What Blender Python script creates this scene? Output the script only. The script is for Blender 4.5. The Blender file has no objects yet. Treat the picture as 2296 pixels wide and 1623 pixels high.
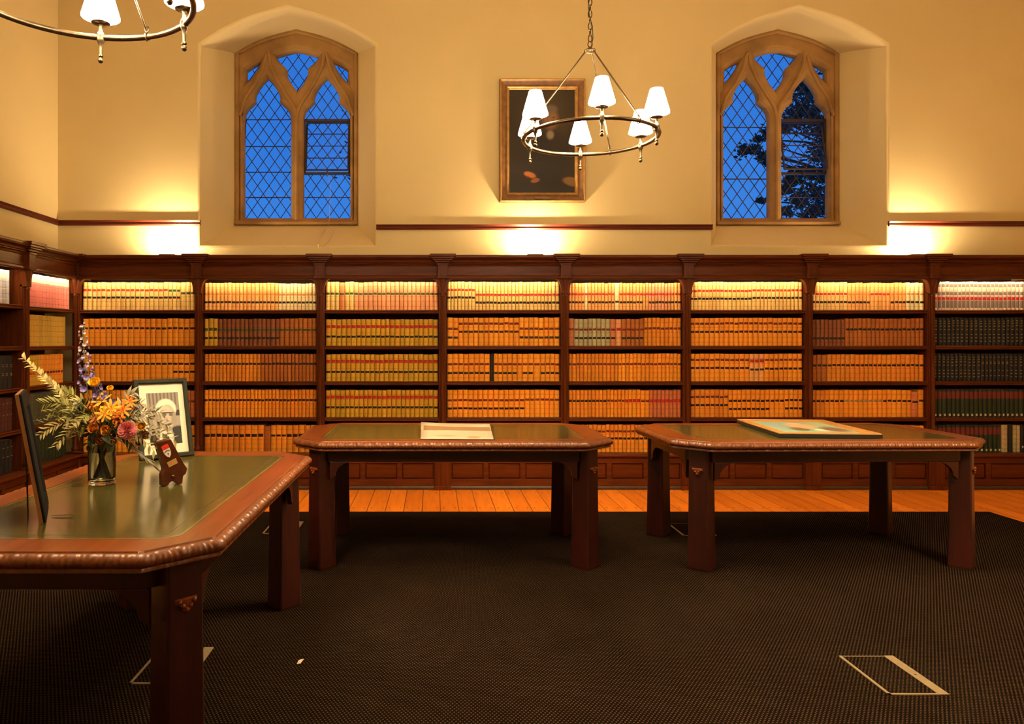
import bpy, bmesh, math, random
from mathutils import Vector, Matrix
R = math.radians
PI = math.pi
random.seed(7)
SC = bpy.context.scene
COL = SC.collection

# ------------------------------------------------------------------ camera, world, exposure
F = 1650.0                      # focal length in pixels of a 2296 px wide frame
PX, PY = 970.0, 766.0           # principal point (vanishing point of the room)
CH = 1.33                       # eye height
cam = bpy.data.cameras.new('camera')
cam.sensor_width = 36.0
cam.lens = F / 2296 * 36.0
cam.shift_x = (1148 - PX) / 2296
cam.shift_y = -(811.5 - PY) / 2296
cam.clip_start = 0.05
cam.clip_end = 200
camo = bpy.data.objects.new('camera', cam)
camo.location = (0, 0, CH)
camo.rotation_euler = (R(90), 0, 0)
COL.objects.link(camo)
SC.camera = camo
SC.view_settings.view_transform = 'Standard'
SC.view_settings.look = 'None'
SC.view_settings.gamma = 1.0
SC.view_settings.use_curve_mapping = False
SC.view_settings.exposure = 1.0
try:
    SC.cycles.max_bounces = 8
    SC.cycles.use_light_tree = True
    SC.cycles.sample_clamp_indirect = 4.0
    SC.cycles.caustics_reflective = False
    SC.cycles.caustics_refractive = False
    SC.cycles.use_denoising = True
except Exception:
    pass

WARM = (1.0, 0.69, 0.34)
P_BULB = 44.0
E_SHADE = 52.0
P_UP = 16.0
P_STRIP = 1.6       # strip under each frieze
SKY = 0.52

world = bpy.data.worlds.new('dusk')
SC.world = world
world.use_nodes = True
wt = world.node_tree
wt.nodes.clear()
w_out = wt.nodes.new('ShaderNodeOutputWorld')
w_bg = wt.nodes.new('ShaderNodeBackground')
w_tc = wt.nodes.new('ShaderNodeTexCoord')
w_sep = wt.nodes.new('ShaderNodeSeparateXYZ')
w_rmp = wt.nodes.new('ShaderNodeValToRGB')
w_rmp.color_ramp.elements[0].position = 0.0
w_rmp.color_ramp.elements[0].color = (0.055, 0.27, 0.80, 1)
w_rmp.color_ramp.elements[1].position = 0.45
w_rmp.color_ramp.elements[1].color = (0.012, 0.14, 0.62, 1)
w_noi = wt.nodes.new('ShaderNodeTexNoise')
w_noi.inputs['Scale'].default_value = 5.0
w_add = wt.nodes.new('ShaderNodeMath'); w_add.operation = 'MULTIPLY_ADD'
w_add.inputs[1].default_value = 0.30
wt.links.new(w_tc.outputs['Generated'], w_sep.inputs[0])
wt.links.new(w_tc.outputs['Generated'], w_noi.inputs['Vector'])
wt.links.new(w_noi.outputs['Fac'], w_add.inputs[0])
w_sub = wt.nodes.new('ShaderNodeMath'); w_sub.operation = 'SUBTRACT'; w_sub.inputs[1].default_value = 0.15
wt.links.new(w_sep.outputs['Z'], w_add.inputs[2])
wt.links.new(w_add.outputs[0], w_sub.inputs[0])
wt.links.new(w_sub.outputs[0], w_rmp.inputs[0])
wt.links.new(w_rmp.outputs[0], w_bg.inputs[0])
w_bg.inputs[1].default_value = SKY
wt.links.new(w_bg.outputs[0], w_out.inputs[0])


def lamp(name, kind, loc, power, color=WARM, rot=(0, 0, 0), size=0.05, size_y=None, parent=None, blend=None, angle=None):
    d = bpy.data.lights.new(name, kind)
    d.energy = power
    d.color = color
    if kind == 'AREA':
        d.shape = 'RECTANGLE'
        d.size = size
        d.size_y = size_y or size
    else:
        d.shadow_soft_size = size
    if kind == 'SPOT':
        d.spot_size = angle
        d.spot_blend = blend
    o = bpy.data.objects.new(name, d)
    o.location = loc
    o.rotation_euler = rot
    COL.objects.link(o)
    if parent:
        o.parent = parent
    return o


# ------------------------------------------------------------------ node helper and materials
class NT:
    def __init__(self, name, rough=0.5, spec=0.5):
        self.m = bpy.data.materials.new(name)
        self.m.use_nodes = True
        self.t = self.m.node_tree
        self.b = self.t.nodes['Principled BSDF']
        self.b.inputs['Roughness'].default_value = rough
        self.b.inputs['Specular IOR Level'].default_value = spec

    def n(self, t, **kw):
        nd = self.t.nodes.new(t)
        for k, v in kw.items():
            setattr(nd, k, v)
        return nd

    def put(self, v, sock):
        if isinstance(v, bpy.types.NodeSocket):
            self.t.links.new(v, sock)
        elif isinstance(v, (tuple, list)) and len(v) == 3 and sock.type == 'RGBA':
            sock.default_value = (*v, 1)
        else:
            sock.default_value = v

    def m_(self, op, a, b=0.0, c=0.0, clamp=False):
        nd = self.n('ShaderNodeMath', operation=op, use_clamp=clamp)
        self.put(a, nd.inputs[0]); self.put(b, nd.inputs[1])
        if len(nd.inputs) > 2:
            self.put(c, nd.inputs[2])
        return nd.outputs[0]

    def mix(self, f, a, b):
        nd = self.n('ShaderNodeMix', data_type='RGBA')
        self.put(f, nd.inputs[0]); self.put(a, nd.inputs[6]); self.put(b, nd.inputs[7])
        return nd.outputs[2]

    def mul(self, a, b, f=1.0):
        nd = self.n('ShaderNodeMix', data_type='RGBA', blend_type='MULTIPLY')
        self.put(f, nd.inputs[0]); self.put(a, nd.inputs[6]); self.put(b, nd.inputs[7])
        return nd.outputs[2]

    def coord(self, out='Object', scale=(1, 1, 1), loc=(0, 0, 0), rot=(0, 0, 0)):
        tc = self.n('ShaderNodeTexCoord')
        mp = self.n('ShaderNodeMapping')
        mp.inputs['Scale'].default_value = scale
        mp.inputs['Location'].default_value = loc
        mp.inputs['Rotation'].default_value = rot
        self.t.links.new(tc.outputs[out], mp.inputs[0])
        return mp.outputs[0]

    def noise(self, vec, scale=5.0, detail=4.0, rough=0.5, dist=0.0):
        nd = self.n('ShaderNodeTexNoise')
        self.t.links.new(vec, nd.inputs['Vector'])
        nd.inputs['Scale'].default_value = scale
        nd.inputs['Detail'].default_value = detail
        nd.inputs['Roughness'].default_value = rough
        nd.inputs['Distortion'].default_value = dist
        return nd.outputs['Fac']

    def ramp(self, f, stops):
        nd = self.n('ShaderNodeValToRGB')
        e = nd.color_ramp.elements
        e[0].position, e[0].color = stops[0][0], (*stops[0][1], 1)
        e[1].position, e[1].color = stops[-1][0], (*stops[-1][1], 1)
        for p, c in stops[1:-1]:
            x = e.new(p); x.color = (*c, 1)
        self.put(f, nd.inputs[0])
        return nd.outputs[0]

    def sep(self, v):
        nd = self.n('ShaderNodeSeparateXYZ')
        self.t.links.new(v, nd.inputs[0])
        return nd.outputs

    def col(self, c):
        self.put(c, self.b.inputs['Base Color'])

    def bump(self, h, strength=0.3, dist=0.01):
        nd = self.n('ShaderNodeBump')
        nd.inputs['Strength'].default_value = strength
        nd.inputs['Distance'].default_value = dist
        self.put(h, nd.inputs['Height'])
        self.t.links.new(nd.outputs[0], self.b.inputs['Normal'])


def wood(name, dark, light, axis=0, rough=0.35, fine=1.0, coat=0.0):
    k = NT(name, rough, 0.5 if coat else 0.16)
    s = [14.0 * fine] * 3
    s[axis] = 0.9 * fine
    v = k.coord('Object', tuple(s))
    n1 = k.noise(v, 2.2, 6, 0.6, 0.6)
    s2 = [60.0 * fine] * 3
    s2[axis] = 3.0
    n2 = k.noise(k.coord('Object', tuple(s2)), 2.0, 3, 0.5)
    f = k.m_('MULTIPLY_ADD', n2, 0.35, k.m_('MULTIPLY', n1, 0.75))
    k.col(k.ramp(f, [(0.30, dark), (0.72, light)]))
    k.bump(n2, 0.12, 0.002)
    if coat:
        k.b.inputs['Coat Weight'].default_value = coat
        k.b.inputs['Coat Roughness'].default_value = 0.12
    return k.m


def plain(name, c, rough=0.5, metal=0.0, var=0.12, scale=30.0, spec=0.5, bump=0.0):
    k = NT(name, rough, spec)
    n = k.noise(k.coord('Object'), scale, 3, 0.5)
    lo = tuple(max(0, x * (1 - var)) for x in c)
    hi = tuple(min(1, x * (1 + var)) for x in c)
    k.col(k.ramp(n, [(0.3, lo), (0.7, hi)]))
    k.b.inputs['Metallic'].default_value = metal
    if bump:
        k.bump(n, bump, 0.004)
    return k.m


M = {}
M['plaster'] = plain('cream_plaster', (0.68, 0.53, 0.26), 0.75, var=0.03, scale=1.2, spec=0.2)
M['ceiling'] = plain('ceiling_plaster', (0.78, 0.64, 0.42), 0.8, var=0.03, scale=1.0, spec=0.2)
M['stone'] = plain('window_stone', (0.34, 0.19, 0.065), 0.8, var=0.22, scale=5.0, spec=0.2, bump=0.25)
CD, CL = (0.034, 0.006, 0.001), (0.13, 0.029, 0.005)
M['woodx'] = wood('mahogany_along', CD, CL, 0, 0.38)
M['woody'] = wood('mahogany_across', CD, CL, 1, 0.38)
M['woodz'] = wood('mahogany_upright', CD, CL, 2, 0.38)
M['rail'] = wood('rail_wood', (0.06, 0.012, 0.006), (0.15, 0.03, 0.014), 0, 0.4)
M['back'] = wood('bookcase_back', (0.03, 0.008, 0.004), (0.07, 0.02, 0.008), 0, 0.6)
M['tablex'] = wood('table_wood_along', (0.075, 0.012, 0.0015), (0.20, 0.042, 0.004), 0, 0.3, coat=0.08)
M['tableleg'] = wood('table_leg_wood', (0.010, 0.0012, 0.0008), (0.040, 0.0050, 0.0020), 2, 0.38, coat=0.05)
M['kick'] = plain('dark_kickboard', (0.05, 0.025, 0.015), 0.35, var=0.3)
M['metal'] = plain('aged_nickel', (0.13, 0.095, 0.06), 0.33, metal=1.0, var=0.15)
M['iron'] = plain('dark_window_iron', (0.035, 0.018, 0.012), 0.5, var=0.2)
M['lead'] = plain('window_lead', (0.030, 0.020, 0.018), 0.6, var=0.2)
M['black'] = plain('black_lacquer', (0.008, 0.012, 0.010), 0.42, var=0.2)
M['paper'] = plain('white_paper', (0.54, 0.47, 0.38), 0.6, var=0.04, scale=8)
M['brass'] = plain('brass_plate', (0.75, 0.50, 0.20), 0.35, metal=0.7, var=0.1)
M['floorbox'] = plain('floor_box_metal', (0.20, 0.155, 0.09), 0.5, metal=0.1, var=0.12)


def mat_leather(name, c):
    k = NT(name, 0.2, 0.75)
    v = k.coord('Object')
    n = k.noise(v, 3.0, 4, 0.6)
    k.col(k.ramp(n, [(0.3, tuple(x * 0.82 for x in c)), (0.7, tuple(x * 1.15 for x in c))]))
    vo = k.n('ShaderNodeTexVoronoi')
    vo.inputs['Scale'].default_value = 260
    k.t.links.new(v, vo.inputs['Vector'])
    k.bump(vo.outputs['Distance'], 0.05, 0.001)
    rn = k.noise(k.coord('Object', (1, 6, 1)), 2.0, 3, 0.6)
    k.put(k.m_('MULTIPLY_ADD', rn, 0.05, 0.13), k.b.inputs['Roughness'])
    return k.m


M['leather'] = mat_leather('green_leather', (0.062, 0.056, 0.016))
M['tooling'] = mat_leather('tooled_leather_border', (0.15, 0.115, 0.035))


def mat_glass():
    k = NT('window_glass')
    t = k.t
    out = t.nodes['Material Output']
    tr = k.n('ShaderNodeBsdfTransparent')
    tr.inputs[0].default_value = (0.93, 0.96, 1, 1)
    gl = k.n('ShaderNodeBsdfGlossy')
    gl.inputs['Roughness'].default_value = 0.05
    mx = k.n('ShaderNodeMixShader')
    lw = k.n('ShaderNodeLayerWeight')
    lw.inputs[0].default_value = 0.12
    t.links.new(k.m_('MULTIPLY_ADD', lw.outputs['Fresnel'], 0.4, 0.01), mx.inputs[0])
    t.links.new(tr.outputs[0], mx.inputs[1]); t.links.new(gl.outputs[0], mx.inputs[2])
    t.links.new(mx.outputs[0], out.inputs[0])
    return k.m


M['glass'] = mat_glass()
k = NT('clear_vase_glass', 0.0)
k.b.inputs['Transmission Weight'].default_value = 1.0
k.b.inputs['IOR'].default_value = 1.45
k.col((0.97, 0.97, 0.93))
M['vase'] = k.m
k = NT('vase_water', 0.0)
k.b.inputs['Transmission Weight'].default_value = 1.0
k.b.inputs['IOR'].default_value = 1.33
k.col((0.93, 0.92, 0.80))
M['water'] = k.m


def mat_shade():
    k = NT('lit_fabric_shade', 0.8)
    k.col((0.9, 0.82, 0.66))
    z = k.sep(k.coord('Object'))[2]
    k.put((1.0, 0.80, 0.52), k.b.inputs['Emission Color'])
    k.b.inputs['Emission Strength'].default_value = E_SHADE
    return k.m


M['shade'] = mat_shade()


def mat_bulb():
    k = NT('lit_candle_sleeve', 0.6)
    k.col((0.9, 0.85, 0.75))
    k.put((1.0, 0.80, 0.50), k.b.inputs['Emission Color'])
    k.b.inputs['Emission Strength'].default_value = 3.0
    return k.m


M['sleeve'] = mat_bulb()


def mat_boards():
    k = NT('pine_floorboards', 0.33)
    v = k.coord('Object', (1, 1, 1), (-0.062 + 40 * 0.145, 0, 0))
    x, y, z = k.sep(v)[0:3]
    u = k.m_('DIVIDE', x, 0.145)
    fr = k.m_('FRACT', u)
    idn = k.m_('FLOOR', u)
    wn = k.n('ShaderNodeTexWhiteNoise', noise_dimensions='1D')
    k.put(idn, wn.inputs['W'])
    off = k.m_('MULTIPLY', wn.outputs['Value'], 9.0)
    cmb = k.n('ShaderNodeCombineXYZ')
    k.put(k.m_('MULTIPLY', x, 16.0), cmb.inputs[0])
    k.put(k.m_('MULTIPLY_ADD', y, 1.6, off), cmb.inputs[1])
    g = k.noise(cmb.outputs[0], 1.6, 6, 0.6, 0.5)
    c = k.ramp(g, [(0.25, (0.66, 0.17, 0.012)), (0.5, (0.82, 0.235, 0.016)), (0.8, (0.92, 0.30, 0.03))])
    c = k.mul(c, k.ramp(wn.outputs['Value'], [(0, (0.80, 0.74, 0.65)), (1, (1.0, 1.0, 1.0))]))
    d = k.m_('ABSOLUTE', k.m_('SUBTRACT', fr, 0.5))
    gap = k.m_('GREATER_THAN', d, 0.478)
    # nail heads: two per board at each joist
    ny = k.m_('SUBTRACT', k.m_('FRACT', k.m_('DIVIDE', k.m_('SUBTRACT', y, 5.60), 0.58)), 0.5)
    ny = k.m_('MULTIPLY', ny, 0.58)
    nx = k.m_('MULTIPLY', k.m_('SUBTRACT', d, 0.31), 0.145)
    dd = k.m_('SQRT', k.m_('ADD', k.m_('MULTIPLY', nx, nx), k.m_('MULTIPLY', k.m_('MULTIPLY', ny, 0.4), k.m_('MULTIPLY', ny, 0.4))))
    nail = k.m_('LESS_THAN', dd, 0.0075)
    dark = k.m_('MAXIMUM', gap, k.m_('MULTIPLY', nail, 0.8))
    c = k.mix(k.m_('MULTIPLY', dark, 0.85), c, (0.07, 0.018, 0.008))
    k.col(c)
    k.bump(k.m_('MULTIPLY', gap, -1.0), 0.3, 0.003)
    return k.m


M['boards'] = mat_boards()


def mat_carpet():
    k = NT('dotted_carpet', 1.0, 0.0)
    v = k.coord('Object', (1, 1, 1), (0, 0, 0), (0, 0, R(3)))
    x, y, z = k.sep(v)[0:3]
    P, Q = 0.0150, 0.0125
    row = k.m_('FLOOR', k.m_('DIVIDE', y, Q))
    odd = k.m_('MULTIPLY', k.m_('MODULO', k.m_('ABSOLUTE', row), 2.0), 0.5)
    fx = k.m_('MULTIPLY', k.m_('SUBTRACT', k.m_('FRACT', k.m_('ADD', k.m_('DIVIDE', x, P), odd)), 0.5), P)
    fy = k.m_('MULTIPLY', k.m_('SUBTRACT', k.m_('FRACT', k.m_('DIVIDE', y, Q)), 0.5), Q * 0.75)
    r2 = k.m_('SQRT', k.m_('ADD', k.m_('MULTIPLY', fx, fx), k.m_('MULTIPLY', fy, fy)))
    dot = k.m_('LESS_THAN', r2, 0.0029)
    n = k.noise(k.coord('Object'), 2.0, 5, 0.6)
    n2 = k.noise(k.coord('Object'), 140.0, 2, 0.6)
    base = k.ramp(n2, [(0.3, (0.0035, 0.0022, 0.0015)), (0.7, (0.010, 0.0064, 0.0042))])
    c = k.mix(dot, base, (0.058, 0.037, 0.026))
    c = k.mul(c, k.ramp(n, [(0.3, (0.72, 0.72, 0.72)), (0.7, (1, 1, 1))]))
    k.col(c)
    k.bump(k.m_('ADD', dot, n2), 0.4, 0.003)
    return k.m


M['carpet'] = mat_carpet()


def mat_book():
    """colour comes from the mesh: each face of a binding carries its own dye"""
    k = NT('book_leather', 0.55, 0.35)
    at = k.n('ShaderNodeAttribute', attribute_name='dye')
    n = k.noise(k.coord('Object'), 45.0, 4, 0.6)
    k.col(k.mul(at.outputs['Color'], k.ramp(n, [(0.3, (0.88, 0.84, 0.78)), (0.65, (1.0, 1.0, 1.0))])))
    return k.m


M['book'] = mat_book()


# ------------------------------------------------------------------ mesh helpers
class MB:
    def __init__(self):
        self.v, self.f, self.mi, self.sm, self.c = [], [], [], [], []

    def add(self, vs, fs, mi=0, smooth=False, col=None):
        b = len(self.v)
        self.v += [tuple(p) for p in vs]
        for i, f in enumerate(fs):
            self.f.append(tuple(b + j for j in f))
            self.mi.append(mi)
            self.sm.append(smooth)
            self.c.append(col[i] if isinstance(col, list) else col)

    def box(self, x0, x1, y0, y1, z0, z1, mi=0, rot=None, at=None):
        vs = [(x0, y0, z0), (x1, y0, z0), (x1, y1, z0), (x0, y1, z0), (x0, y0, z1), (x1, y0, z1), (x1, y1, z1), (x0, y1, z1)]
        if rot is not None:
            vs = [rot @ Vector(p) for p in vs]
        if at is not None:
            vs = [Vector(p) + Vector(at) for p in vs]
        self.add(vs, [(0, 3, 2, 1), (4, 5, 6, 7), (0, 1, 5, 4), (1, 2, 6, 5), (2, 3, 7, 6), (3, 0, 4, 7)], mi)

    def prism(self, poly, a0, a1, axis=1, mi=0):
        """poly: outline in the two other axes, extruded along axis"""
        n = len(poly)
        def P(p, a):
            if axis == 0: return (a, p[0], p[1])
            if axis == 1: return (p[0], a, p[1])
            return (p[0], p[1], a)
        vs = [P(p, a0) for p in poly] + [P(p, a1) for p in poly]
        fs = [tuple(range(n)), tuple(range(2 * n - 1, n - 1, -1))]
        fs += [(i, i + n, (i + 1) % n + n, (i + 1) % n) for i in range(n)]
        self.add(vs, fs, mi)

    def lathe(self, prof, at=(0, 0, 0), seg=20, mi=0, mat=None, smooth=True, cap=True):
        n = len(prof)
        vs, fs = [], []
        for i in range(seg):
            a = 2 * PI * i / seg
            for r, z in prof:
                p = Vector((r * math.cos(a), r * math.sin(a), z))
                if mat is not None: p = mat @ p
                vs.append(p + Vector(at))
        for i in range(seg):
            j = (i + 1) % seg
            for k_ in range(n - 1):
                fs.append((i * n + k_, j * n + k_, j * n + k_ + 1, i * n + k_ + 1))
        if cap:
            if prof[0][0] > 1e-5: fs.append(tuple(i * n for i in range(seg))[::-1])
            if prof[-1][0] > 1e-5: fs.append(tuple(i * n + n - 1 for i in range(seg)))
        self.add(vs, fs, mi, smooth)

    def tube(self, pts, r, seg=8, mi=0, closed=False, smooth=True, cap=True):
        pts = [Vector(p) for p in pts]
        n = len(pts)
        rs = r if isinstance(r, (list, tuple)) else [r] * n
        vs, fs = [], []
        prev = None
        for i, p in enumerate(pts):
            if closed:
                t = (pts[(i + 1) % n] - pts[i - 1]).normalized()
            else:
                t = (pts[min(i + 1, n - 1)] - pts[max(i - 1, 0)]).normalized()
            if prev is None:
                u = t.orthogonal().normalized()
            else:
                u = prev - t * prev.dot(t)
                u = u.normalized() if u.length > 1e-6 else t.orthogonal().normalized()
            prev = u
            w = t.cross(u)
            for k_ in range(seg):
                a = 2 * PI * k_ / seg
                vs.append(p + (u * math.cos(a) + w * math.sin(a)) * rs[i])
        m = n if closed else n - 1
        for i in range(m):
            j = (i + 1) % n
            for k_ in range(seg):
                l = (k_ + 1) % seg
                fs.append((i * seg + k_, i * seg + l, j * seg + l, j * seg + k_))
        if not closed and cap:
            fs.append(tuple(range(seg))[::-1])
            fs.append(tuple((n - 1) * seg + k_ for k_ in range(seg)))
        self.add(vs, fs, mi, smooth)

    def sphere(self, c, r, seg=12, rings=8, mi=0, scale=(1, 1, 1)):
        prof = [(max(0.0, math.sin(PI * i / rings)) * r, -math.cos(PI * i / rings) * r) for i in range(rings + 1)]
        prof[0] = (0.0002, -r); prof[-1] = (0.0002, r)
        self.lathe(prof, c, seg, mi, Matrix.Diagonal(Vector(scale)))

    def build(self, name, mats, parent=None, loc=None, bevel=0.0, label=None, angle=35, segs=2):
        me = bpy.data.meshes.new(name)
        me.from_pydata(self.v, [], self.f)
        if not isinstance(mats, (list, tuple)): mats = [mats]
        for m in mats: me.materials.append(m)
        me.polygons.foreach_set('material_index', self.mi)
        me.polygons.foreach_set('use_smooth', self.sm)
        if any(c is not None for c in self.c):
            at = me.color_attributes.new('dye', 'FLOAT_COLOR', 'CORNER')
            flat = []
            for p, c in zip(me.polygons, self.c):
                c = c or (0.5, 0.5, 0.5)
                flat += list((*c, 1.0)) * p.loop_total
            at.data.foreach_set('color', flat)
        me.update()
        bm = bmesh.new()
        bm.from_mesh(me)
        bmesh.ops.recalc_face_normals(bm, faces=bm.faces)
        bm.to_mesh(me)
        bm.free()
        if any(self.sm):
            try: me.set_sharp_from_angle(angle=R(angle))
            except Exception: pass
        o = bpy.data.objects.new(name, me)
        COL.objects.link(o)
        if parent: o.parent = parent
        if loc: o.location = loc
        if bevel:
            b = o.modifiers.new('edge', 'BEVEL')
            b.width = bevel
            b.segments = segs
            b.limit_method = 'ANGLE'
            b.angle_limit = R(40)
        if label: o['label'] = label
        return o


def thing(name, label, cat, loc=(0, 0, 0), rz=0.0, group=None):
    o = bpy.data.objects.new(name, None)
    o.empty_display_size = 0.1
    o.location = loc
    o.rotation_euler = (0, 0, rz)
    COL.objects.link(o)
    o['label'] = label
    o['category'] = cat
    if group: o['group'] = group
    return o


def tag(o, label, cat, group=None, kind=None):
    o['label'] = label
    o['category'] = cat
    if group: o['group'] = group
    if kind: o['kind'] = kind
    return o


def struct(o, label=None, cat=None):
    o['kind'] = 'structure'
    if label: o['label'] = label
    if cat: o['category'] = cat
    return o


def copy_tree(o, parent=None):
    c = o.copy()
    COL.objects.link(c)
    c.parent = parent
    for ch in [x for x in bpy.data.objects if x.parent == o]:
        copy_tree(ch, c)
    return c


def curve_fill(name, outlines, y0, depth, bevel, mat, parent=None, loc=(0, 0, 0), segs=1):
    """flat panel in the XZ plane with holes; outlines[0] is the outside"""
    cu = bpy.data.curves.new(name, 'CURVE')
    cu.dimensions = '2D'
    cu.fill_mode = 'BOTH'
    cu.extrude = depth / 2
    cu.bevel_depth = bevel
    cu.bevel_resolution = segs
    cu.offset = -bevel
    for ol in outlines:
        sp = cu.splines.new('POLY')
        sp.points.add(len(ol) - 1)
        for i, (x, z) in enumerate(ol):
            sp.points[i].co = (x, z, 0, 1)
        sp.use_cyclic_u = True
    tmp = bpy.data.objects.new(name + '_tmp', cu)
    COL.objects.link(tmp)
    dg = bpy.context.evaluated_depsgraph_get()
    me = bpy.data.meshes.new_from_object(tmp.evaluated_get(dg))
    bpy.data.objects.remove(tmp)
    bpy.data.curves.remove(cu)
    me.name = name
    me.transform(Matrix.Translation((0, y0, 0)) @ Matrix.Rotation(R(90), 4, 'X'))
    me.materials.clear()
    me.materials.append(mat)
    for p in me.polygons: p.use_smooth = False
    o = bpy.data.objects.new(name, me)
    COL.objects.link(o)
    o.location = loc
    if parent: o.parent = parent
    return o


# ------------------------------------------------------------------ the room
WY = 7.0                 # back wall
XL, XR = -3.564, 5.775
YR = -2.6                # wall behind the camera
ZC = 5.5
WCX = (-1.380, 3.492)    # window centres
SILL0, SPR0, APX0, HW0 = 2.255, 4.146, 4.507, 0.825
SILL1, SPR1, APX1, HW1 = 2.517, 4.254, 4.487, 0.614
YI = 7.447


def arch(hw, sill, spr, apx, cx=0.0, n=10, soft=0.35):
    pts = [(cx - hw, sill)]
    for i in range(n + 1):                     # left spring to apex, flat four-centred curve
        t = i / n
        x = -hw + hw * t
        z = spr + (apx - spr) * (t + soft * 0.55 * math.sin(PI * t) * (1 - 0.45 * t))
        pts.append((cx + x, z))
    for i in range(1, n + 1):
        t = 1 - i / n
        x = hw - hw * t
        z = spr + (apx - spr) * (t + soft * 0.55 * math.sin(PI * t) * (1 - 0.45 * t))
        pts.append((cx + x, z))
    pts.append((cx + hw, sill))
    return pts


def grow(pts, cx, cz, d, hw):
    k_ = 1 + d / hw
    return [(cx + (x - cx) * k_, cz + (z - cz) * (1 + d / 1.1)) for x, z in pts]


holes = []
rev = MB()
for cx in WCX:
    o0 = arch(HW0, SILL0, SPR0, APX0, cx)
    i0 = arch(HW1, SILL1, SPR1, APX1, cx)
    cz = 3.38
    rings = []
    for d, y in ((0.030, 0.0), (0.018, 0.003), (0.008, 0.012), (0.0, 0.03)):
        rings.append(([(x, z) for x, z in grow(o0, cx, cz, d, HW0)], WY + y))
    for t in (0.35, 0.7):
        rings.append(([(a[0] + (b[0] - a[0]) * t, a[1] + (b[1] - a[1]) * t) for a, b in zip(o0, i0)], WY + 0.03 + (YI - WY - 0.03) * t))
    rings.append((i0, YI + 0.03))
    holes.append(rings[0][0])
    n = len(o0)
    vs = [(x, y, z) for ring, y in rings for x, z in ring]
    fs = []
    for r_ in range(len(rings) - 1):
        for i in range(n):
            j = (i + 1) % n
            fs.append((r_ * n + i, r_ * n + j, (r_ + 1) * n + j, (r_ + 1) * n + i))
    rev.add(vs, fs, 0, True)
wall = curve_fill('wall_back', [[(XL, 0), (XR, 0), (XR, ZC), (XL, ZC)]] + holes, WY, 0.0, 0.0, M['plaster'])
ro = rev.build('window_reveals', M['plaster'], angle=38)
# join the reveals to the wall they are plastered with
bm = bmesh.new()
bm.from_mesh(wall.data)
bm.from_mesh(ro.data)
bmesh.ops.remove_doubles(bm, verts=bm.verts, dist=0.0004)
bm.to_mesh(wall.data)
bm.free()
bpy.data.objects.remove(ro)
for p in wall.data.polygons:
    p.use_smooth = True
wall.data.set_sharp_from_angle(angle=R(38))
struct(wall, 'cream plaster wall with two deep splayed window openings', 'wall')


def slab(name, x0, x1, y0, y1, z0, z1, mat, label):
    b = MB()
    b.box(x0, x1, y0, y1, z0, z1)
    return struct(b.build(name, mat), label)


slab('wall_left', XL - 0.15, XL, YR, WY, 0, ZC, M['plaster'], 'cream plaster side wall above the bookcases')
slab('wall_right', XR, XR + 0.15, YR, WY, 0, ZC, M['plaster'], 'plaster side wall facing the first bookcases')
slab('wall_rear', XL - 0.15, XR + 0.15, YR - 0.15, YR, 0, ZC, M['plaster'], 'plaster wall behind the viewer')
slab('ceiling', XL - 0.15, XR + 0.15, YR - 0.15, WY + 0.0, ZC, ZC + 0.1, M['ceiling'], 'plain ceiling')
slab('floor', XL - 0.15, XR + 0.15, YR - 0.15, WY, -0.1, 0, M['boards'], 'orange pine floorboards with nail heads')
cb = MB()
cb.box(-2.95, 4.32, -2.2, 5.715, 0.0005, 0.012)
tag(cb.build('carpet', M['carpet'], bevel=0.003), 'large dark carpet with small dotted weave under all the tables', 'carpet')

# picture rails
for i, (x0, x1, z) in enumerate(((XL + 0.001, -2.206, 2.458), (-0.535, 2.655, 2.418), (4.33, XR - 0.001, 2.450))):
    b = MB()
    b.prism([(WY - 0.002, z - 0.025), (WY - 0.022, z - 0.025), (WY - 0.030, z - 0.012), (WY - 0.022, z + 0.004), (WY - 0.036, z + 0.022), (WY - 0.002, z + 0.026)], x0, x1, 0)
    struct(b.build('trim_%d' % (i + 1), M['rail']), 'dark red picture rail on the plaster wall')
b = MB()
z = 2.458
b.prism([(XL + 0.002, z - 0.025), (XL + 0.022, z - 0.025), (XL + 0.030, z - 0.012), (XL + 0.022, z + 0.004), (XL + 0.036, z + 0.022), (XL + 0.002, z + 0.026)], YR, WY - 0.04, 1)
struct(b.build('trim_4', M['rail']), 'dark red picture rail on the side wall')

# ------------------------------------------------------------------ windows
LH = 0.2375              # half width of a light
LZ0, LZS = 2.592, 3.635  # foot and springing of a light
U = 0.001697             # metres per pixel of my sketch of the tracery


def light_outline(cu):
    half = [(-LH, LZ0), (-LH, 3.60), (-0.225, 3.655), (-0.195, 3.705), (-0.150, 3.745), (-0.120, 3.775), (-0.128, 3.800), (-0.118, 3.85), (-0.090, 3.905), (-0.050, 3.960), (0, 4.010)]
    return [(cu + x, z) for x, z in half] + [(cu - x, z) for x, z in half[-2::-1]]


def kite():
    l = [(0, 3.885), (-0.055, 3.950), (-0.098, 4.03), (-0.108, 4.075), (-0.098, 4.095), (-0.118, 4.125), (-0.165, 4.165), (-0.212, 4.215), (-0.215, 4.232), (-0.12, 4.262), (-0.05, 4.280), (0, 4.285)]
    return l + [(-x, z) for x, z in l[-2:0:-1]]


def tri(s):
    p = [(-0.515, 3.975), (-0.515, 4.090), (-0.45, 4.135), (-0.375, 4.170), (-0.385, 4.140), (-0.425, 4.075), (-0.470, 4.015)]
    return [(s * -x, z) for x, z in p] if s > 0 else p


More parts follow.
